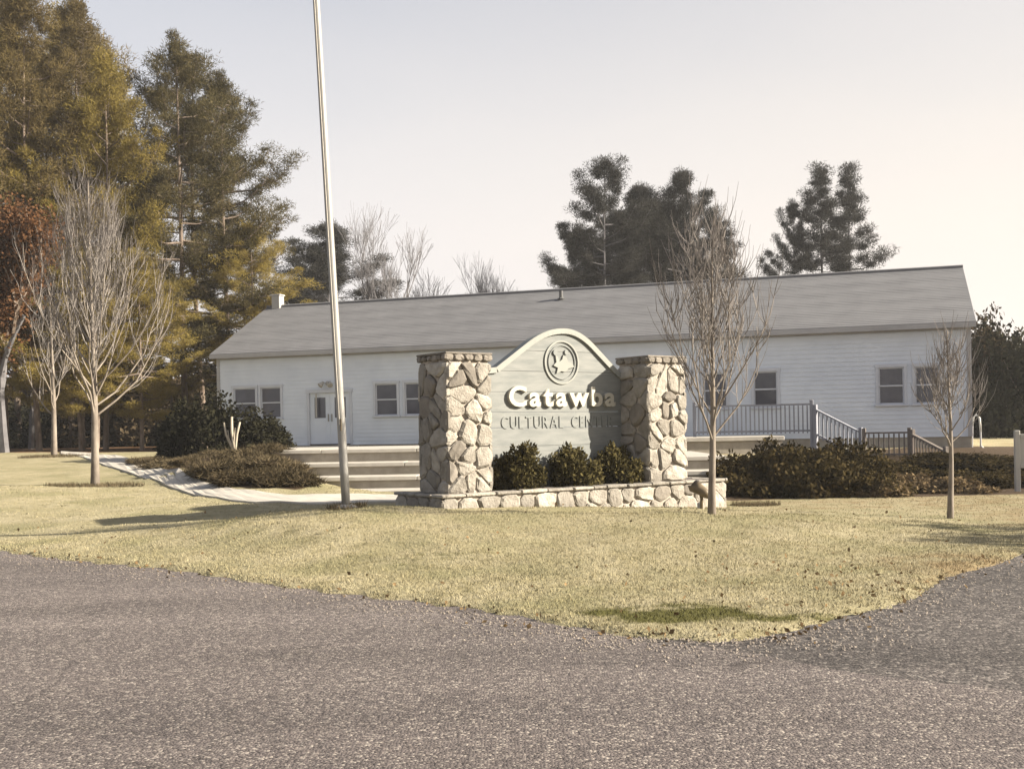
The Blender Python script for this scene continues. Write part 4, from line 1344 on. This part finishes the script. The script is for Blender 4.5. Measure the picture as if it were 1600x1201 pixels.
# dark understorey closing the wood on the left, and woods at the right
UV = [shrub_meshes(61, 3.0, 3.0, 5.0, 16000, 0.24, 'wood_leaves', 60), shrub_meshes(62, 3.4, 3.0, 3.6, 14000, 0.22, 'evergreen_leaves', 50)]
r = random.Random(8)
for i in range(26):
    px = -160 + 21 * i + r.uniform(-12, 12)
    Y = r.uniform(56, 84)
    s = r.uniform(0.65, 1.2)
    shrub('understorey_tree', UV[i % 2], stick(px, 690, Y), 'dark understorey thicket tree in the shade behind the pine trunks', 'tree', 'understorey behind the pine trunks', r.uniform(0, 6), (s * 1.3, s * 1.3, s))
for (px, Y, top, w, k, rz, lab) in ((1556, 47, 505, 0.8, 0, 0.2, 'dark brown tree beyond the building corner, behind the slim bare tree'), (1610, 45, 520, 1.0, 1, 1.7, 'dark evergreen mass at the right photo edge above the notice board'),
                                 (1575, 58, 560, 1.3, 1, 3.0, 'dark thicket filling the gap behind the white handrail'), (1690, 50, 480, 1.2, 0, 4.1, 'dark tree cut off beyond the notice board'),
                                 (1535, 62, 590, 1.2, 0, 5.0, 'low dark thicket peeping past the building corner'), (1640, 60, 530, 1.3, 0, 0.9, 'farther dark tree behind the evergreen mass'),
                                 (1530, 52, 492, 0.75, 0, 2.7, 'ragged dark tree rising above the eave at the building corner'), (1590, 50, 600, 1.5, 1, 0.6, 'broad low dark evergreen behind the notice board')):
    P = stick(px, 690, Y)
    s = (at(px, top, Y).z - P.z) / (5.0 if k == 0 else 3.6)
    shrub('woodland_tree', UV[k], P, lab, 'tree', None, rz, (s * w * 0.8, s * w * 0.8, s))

# ------------------------------------------------------------------ bare ornamental trees round the sign
def pear_at(name, px, py, Y, seed, top, fork_py, r0, spread, lab, nprim=18, nsec=7, ntw=6, lean=0.0):
    P = stick(px, py, Y)
    H = at(px, top, Y).z - P.z
    fk = at(px, fork_py, Y).z - P.z
    tk, br = make_pear(seed, H, fk, r0, spread, nprim, nsec, ntw, lean)
    place_tree(name, tk.mesh('trunk', 'pear_bark', True), br.mesh('branches', 'pear_twig'), P, lab, 'tree', 'bare ornamental trees', 0, 1, 'branches')
pear_at('ornamental_tree', 148, 758, 26.0, 71, 205, 655, 0.105, 1.75, 'largest bare upswept tree, pale trunk in the left lawn', 36, 6, 7)
pear_at('ornamental_tree', 84, 710, 38.0, 72, 400, 650, 0.11, 1.2, 'smaller bare tree farther back by the path and pine stand', 12, 5, 4)
pear_at('ornamental_tree', 1112, 801, 15.7, 73, 262, 690, 0.062, 0.95, 'bare upswept tree in front of the plinth end, before the building', 24, 5, 4, 0.026)
pear_at('ornamental_tree', 1485, 811, 17.5, 74, 470, 705, 0.055, 0.5, 'slim bare young tree in the right lawn before the wall', 13, 4, 4, 0.008)

# pale pruned trunks of a crape myrtle on the terrace
P = at(365, 702, 29.0)
cm = empty('pruned_crape_myrtle', (P.x, P.y, tz(P.x, P.y)))
tag(cm, 'pale sunlit bare crape myrtle with pruned stems before the dark hedge', 'tree')
bz = P.z - cm.location.z
for (tx, tpy, bpx, rr) in ((350, 660, 362, 0.030), (362, 651, 366, 0.042), (375, 659, 368, 0.032), (368, 668, 366, 0.022), (356, 672, 364, 0.018)):
    T, B = at(tx, tpy, 29.0), at(bpx, 697, 29.0)
    MB().tube([(B.x - P.x, 0, -0.3), (B.x - P.x, 0, bz * 0.6 + 0.1), ((B.x - P.x) * 0.42 + (T.x - P.x) * 0.58 + 0.03 * math.sin(tx), 0.05 * math.cos(tx), (B.z + T.z) / 2 - cm.location.z), (T.x - P.x, 0, T.z - cm.location.z)], [rr * 1.1, rr, rr, rr * 0.75], 8).obj('stem', 'pale_bark', cm, smooth=True)

# ------------------------------------------------------------------ shrubs
# dark hedge against the wall
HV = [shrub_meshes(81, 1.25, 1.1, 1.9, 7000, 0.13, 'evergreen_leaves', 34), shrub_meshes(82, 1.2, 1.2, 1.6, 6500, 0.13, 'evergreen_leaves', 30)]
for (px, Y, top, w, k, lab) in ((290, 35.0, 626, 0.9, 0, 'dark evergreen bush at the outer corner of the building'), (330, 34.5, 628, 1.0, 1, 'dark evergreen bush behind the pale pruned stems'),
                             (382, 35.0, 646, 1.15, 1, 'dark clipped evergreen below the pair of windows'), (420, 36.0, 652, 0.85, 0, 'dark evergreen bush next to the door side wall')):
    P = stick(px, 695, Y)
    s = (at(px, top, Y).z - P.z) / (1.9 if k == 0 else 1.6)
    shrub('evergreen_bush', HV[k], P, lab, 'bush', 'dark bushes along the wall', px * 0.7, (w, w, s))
# low brownish junipers spilling down the bed beside the steps
rng = np.random.default_rng(9)
def juniper_mesh(seed, rx, ry, rz, n):
    rg = np.random.default_rng(seed)
    P, c = blob_points(rg, n, rx, ry, rz, 22)
    d = P * np.array([1.0, 1.0, 0.25]); d /= (np.linalg.norm(d, axis=1)[:, None] + 1e-6)
    v, f = needles(rg, P[: n // 6], np.full(n // 6, 0.12), d[: n // 6], 7, 0.24, 0.028)
    mb = MB()
    for q in c[:14]:
        mb.tube([(0, 0, -0.05), (q[0] * 0.5, q[1] * 0.5, abs(q[2]) * 0.6 + 0.03), (q[0], q[1], abs(q[2]) + 0.05)], [0.02, 0.014, 0.005], 4, cap=False)
    return mb.mesh('stems', 'twig_bark'), mesh_np('foliage', v, f, 'juniper_leaves')
JV = [juniper_mesh(91, 1.1, 0.9, 0.50, 7000), juniper_mesh(92, 0.9, 0.9, 0.42, 6000)]
r = random.Random(3)
JL = [(235, 718, 33, 'at the far tip of the bed'), (268, 724, 31, 'above the footpath bend'), (300, 735, 28.6, 'beside the footpath bend'), (330, 720, 29.5, 'under the pale pruned stems'),
      (345, 748, 26.4, 'spilling over the footpath'), (375, 728, 27.4, 'in the middle of the bed'), (392, 757, 25.0, 'nearest the footpath, low and wide'), (420, 716, 28.3, 'below the top step end'),
      (430, 742, 26.2, 'beside the second step end'), (450, 760, 24.8, 'at the foot of the steps'), (408, 736, 26.8, 'tucked among its neighbours')]
for i, (px, py, Y, wh) in enumerate(JL):
    s = r.uniform(0.6, 0.95)
    P = at(px, py + 12, Y); P.z = max(tz(P.x, Y), P.z - 0.15)
    shrub('juniper', JV[i % 2], P, 'low brownish juniper ' + wh, 'shrub', 'junipers beside the steps', r.uniform(0, 6), (s, s, s * r.uniform(0.5, 0.9)))
# planter shrubs before the board
PVs = [shrub_meshes(101, 0.62, 0.5, 0.74, 6500, 0.085, 'planter_leaves', 30, 0.5, 0.9), shrub_meshes(102, 0.52, 0.46, 0.66, 5500, 0.08, 'planter_leaves', 26, 0.5, 0.9)]
for (px, top, k, w, lab) in ((812, 697, 0, 1.0, 'dark rounded shrub before the board, next to the nearer pillar'), (893, 696, 1, 1.05, 'dark rounded shrub before the middle of the board'), (962, 694, 1, 0.95, 'dark shrub with bronze tips against the farther pillar')):
    a = mon_a(px, 740, 0.58)
    P = P0 + MD * a - MN * 0.58
    P.z = PT - 0.03
    s = (at(px, top, P.y).z - P.z) / (0.74 if k == 0 else 0.66)
    shrub('planter_shrub', PVs[k], P, lab, 'shrub', 'shrubs in the sign planter', px, (w, w * 0.9, s * 0.93))
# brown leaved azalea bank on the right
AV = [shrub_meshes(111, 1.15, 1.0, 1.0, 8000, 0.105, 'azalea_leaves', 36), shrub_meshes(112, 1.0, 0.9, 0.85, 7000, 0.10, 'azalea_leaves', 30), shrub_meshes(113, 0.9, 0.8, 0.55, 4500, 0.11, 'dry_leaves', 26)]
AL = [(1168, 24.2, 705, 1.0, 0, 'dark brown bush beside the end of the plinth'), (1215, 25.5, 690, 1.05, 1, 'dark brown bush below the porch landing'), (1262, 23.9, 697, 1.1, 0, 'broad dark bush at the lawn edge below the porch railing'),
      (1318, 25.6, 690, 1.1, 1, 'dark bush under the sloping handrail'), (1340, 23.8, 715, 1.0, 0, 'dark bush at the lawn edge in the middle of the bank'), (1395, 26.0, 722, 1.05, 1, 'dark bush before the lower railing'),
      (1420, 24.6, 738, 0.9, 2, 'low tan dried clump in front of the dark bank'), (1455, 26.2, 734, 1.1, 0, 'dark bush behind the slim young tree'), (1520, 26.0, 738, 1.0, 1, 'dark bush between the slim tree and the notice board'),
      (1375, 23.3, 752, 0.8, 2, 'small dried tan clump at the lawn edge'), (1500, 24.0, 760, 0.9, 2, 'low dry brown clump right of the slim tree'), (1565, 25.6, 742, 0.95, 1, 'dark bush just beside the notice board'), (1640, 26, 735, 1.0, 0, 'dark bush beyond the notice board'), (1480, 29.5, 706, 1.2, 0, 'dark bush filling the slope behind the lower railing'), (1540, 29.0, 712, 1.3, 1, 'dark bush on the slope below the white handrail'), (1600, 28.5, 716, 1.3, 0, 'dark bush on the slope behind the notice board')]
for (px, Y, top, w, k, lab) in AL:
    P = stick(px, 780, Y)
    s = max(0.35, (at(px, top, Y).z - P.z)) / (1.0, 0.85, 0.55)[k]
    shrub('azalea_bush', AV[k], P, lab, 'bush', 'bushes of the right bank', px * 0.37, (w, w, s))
# evergreen outside the frame that throws the shadow in from the right
for (x, y, s, lab) in ((15.6, 13.0, 1.45, 'round evergreen outside the photo across the driveway that shades the lawn'), (18.4, 12.2, 1.9, 'taller evergreen outside the photo across the driveway'), (16.4, 14.2, 1.6, 'evergreen outside the photo behind the round one across the driveway')):
    shrub('evergreen_bush', HV[1], (x, y, tz(x, y)), lab, 'bush', None, 1.0, (s * 0.9, s * 0.8, s * 1.65))

# ------------------------------------------------------------------ grass blades, tufts, fallen leaves
rng = np.random.default_rng(77)
def blades(n, xs, ys, keep, h0, h1, w, mat, name, label):
    x = rng.uniform(*xs, n); y = rng.uniform(*ys, n)
    k = keep(x, y)
    x, y = x[k], y[k]
    z = terrain(x, y)
    ok = z > -0.01
    x, y, z = x[ok], y[ok], z[ok]
    m_ = len(x)
    hh = rng.uniform(h0, h1, (m_, 1)) 
    a = rng.random(m_) * 6.283
    s = np.stack([np.cos(a), np.sin(a), np.zeros(m_)], 1) * w * (0.6 + 0.8 * rng.random((m_, 1)))
    b = np.stack([x, y, z - 0.01], 1)
    tip = b + np.stack([rng.normal(0, 0.5, m_), rng.normal(0, 0.5, m_), np.ones(m_)], 1) * hh
    v = np.stack([b - s, b + s, tip], 1).reshape(-1, 3)
    me = mesh_np(name, v, np.arange(len(v)).reshape(-1, 3), mat)
    for kk, arr in masks(x, y).items():
        t = me.attributes.new(kk, 'FLOAT', 'POINT')
        t.data.foreach_set('value', np.repeat(arr, 3).astype(np.float32))
    return tag(link(name, me), label, 'grass', kind='stuff')
VIEW = lambda x, y: np.abs(x) < 0.50 * y + 0.6
in_sd = lambda x, y: sdf_poly(x, y, LAWN_POLY)
blades(420000, (-9, 9), (7.8, 16.5), lambda x, y: VIEW(x, y) & (in_sd(x, y) > -0.08) & (rng.random(len(x)) < np.clip(1.35 - (y - 8) / 10, 0.3, 1)), 0.014, 0.042, 0.0045, 'lawn_blades', 'grass', 'short dry mown grass blades of the lawn')
blades(60000, (-14, 12), (16.5, 26), lambda x, y: VIEW(x, y) & (sdf_poly(x, y, BED_R) < 0) & (sdf_poly(x, y, BED_L) < 0), 0.014, 0.04, 0.007, 'lawn_blades', 'grass', 'short dry grass on the far side of the lawn')
# taller grass left round the tree feet, the flagpole and the kerb corner
cl = [(stick(148, 760, 25.8), 1.2, 0.5), (stick(84, 711, 37.5), 1.2, 0.8), (stick(541, 795, 16.25), 0.3, 0.3), (stick(1180, 790, 21.2), 0.5, 0.3)]
xs_, ys_ = [], []
for (c, a, b) in cl:
    k = int(1500 * a)
    t = rng.random(k) * 6.283; q = np.sqrt(rng.random(k))
    xs_.append(c.x + a * q * np.cos(t)); ys_.append(c.y + b * q * np.sin(t))
X, Y_ = np.concatenate(xs_), np.concatenate(ys_)
Z = terrain(X, Y_)
m_ = len(X)
a = rng.random(m_) * 6.283
b = np.stack([X, Y_, Z - 0.01], 1)
s = np.stack([np.cos(a), np.sin(a), np.zeros(m_)], 1) * 0.007
tip = b + np.stack([rng.normal(0, 0.35, m_), rng.normal(0, 0.35, m_), np.ones(m_)], 1) * rng.uniform(0.04, 0.13, (m_, 1))
v = np.stack([b - s, b + s, tip], 1).reshape(-1, 3)
tag(link('grass', mesh_np('grass', v, np.arange(len(v)).reshape(-1, 3), 'juniper_leaves')), 'longer brown grass left round the tree feet and flagpole', 'grass', kind='stuff')
# fallen leaves
n_l = 900
x = np.concatenate([rng.uniform(-8, 8, 200), rng.normal(3.2, 0.9, 120)]); y = np.concatenate([rng.uniform(8, 19, 200), rng.normal(10.4, 1.1, 120)])
k = in_sd(x, y) > 0.0
x, y = x[k], y[k]
P = np.stack([x, y, terrain(x, y) + 0.03], 1)
v, f = leaves(rng, P, 0.05, 0.7, 0.0)
tag(link('fallen_leaves', mesh_np('fallen_leaves', v, f, 'fallen_leaf')), 'brown fallen leaves scattered over the lawn', 'leaves', kind='stuff')

# grit, crumbled edge stones and drifted leaves where the grass meets the road
def along_edge(n, lo, hi):
    seg = rng.random(n) * (len(EDGE) - 1.001)
    j = seg.astype(int)
    ev = np.array([[e.x, e.y] for e in EDGE])
    a_, b_ = ev[j], ev[j + 1]
    t_ = (b_ - a_) / np.linalg.norm(b_ - a_, axis=1)[:, None]
    p_ = a_ + (b_ - a_) * (seg - j)[:, None]
    off = lo + (hi - lo) * np.abs(rng.normal(0, 0.45, n))[:, None]
    return p_ + np.stack([t_[:, 1], -t_[:, 0]], 1) * off
E_ = along_edge(2600, -0.12, 0.75)
rr_ = rng.uniform(0.004, 0.013, (len(E_), 1))
base_ = np.concatenate([E_, np.full((len(E_), 1), 0.002)], 1)
an = rng.random(len(E_)) * 6.283
vv = []
for k3 in range(4):
    vv.append(base_ + np.stack([np.cos(an + k3 * 1.57), np.sin(an + k3 * 1.57), np.zeros(len(E_))], 1) * rr_ * (0.7 + 0.6 * rng.random((len(E_), 1))))
vv.append(base_ + np.array([0, 0, 1.0]) * rr_ * 1.1)
V5 = np.stack(vv, 1).reshape(-1, 3)
o5 = np.arange(len(E_))[:, None] * 5
F5 = np.concatenate([o5 + np.array(t3) for t3 in ((0, 1, 4), (1, 2, 4), (2, 3, 4), (3, 0, 4))], 0)
simple('grit', (0.0996, 0.0830, 0.0706), (0.2988, 0.2573, 0.2158), 60.0, 0.9, 0.0)
tag(link('gravel', mesh_np('gravel', V5, F5, 'grit')), 'loose grit crumbled along the road edge', 'gravel', kind='stuff')
E2 = along_edge(240, -0.25, 0.25)
P2 = np.concatenate([E2, np.maximum(terrain(E2[:, 0], E2[:, 1]), 0.0)[:, None] + 0.008], 1)
v, f = leaves(rng, P2, 0.045, 0.7, 0.0)
tag(link('fallen_leaves', mesh_np('fallen_leaves', v, f, 'fallen_leaf')), 'brown leaves drifted along the road edge', 'leaves', kind='stuff')
# ------------------------------------------------------------------ thin haze volume, added to lift the dark distant tones
hzm = bpy.data.materials.new('haze')
hzm.use_nodes = True
hn, hl = hzm.node_tree.nodes, hzm.node_tree.links
hn.remove(hn['Principled BSDF'])
pv = hn.new('ShaderNodeVolumePrincipled')
pv.inputs['Color'].default_value = (0.93, 0.93, 0.95, 1)
pv.inputs['Density'].default_value = 0.0005
pv.inputs['Anisotropy'].default_value = 0.2
hl.new(pv.outputs[0], hn['Material Output'].inputs['Volume'])
MATS['haze'] = hzm
tag(MB().box(-1000, 1000, -130, 1300, -1.2, 28.0).obj('haze', 'haze'), 'thin pale haze added to lift the dark tones', kind='stuff')
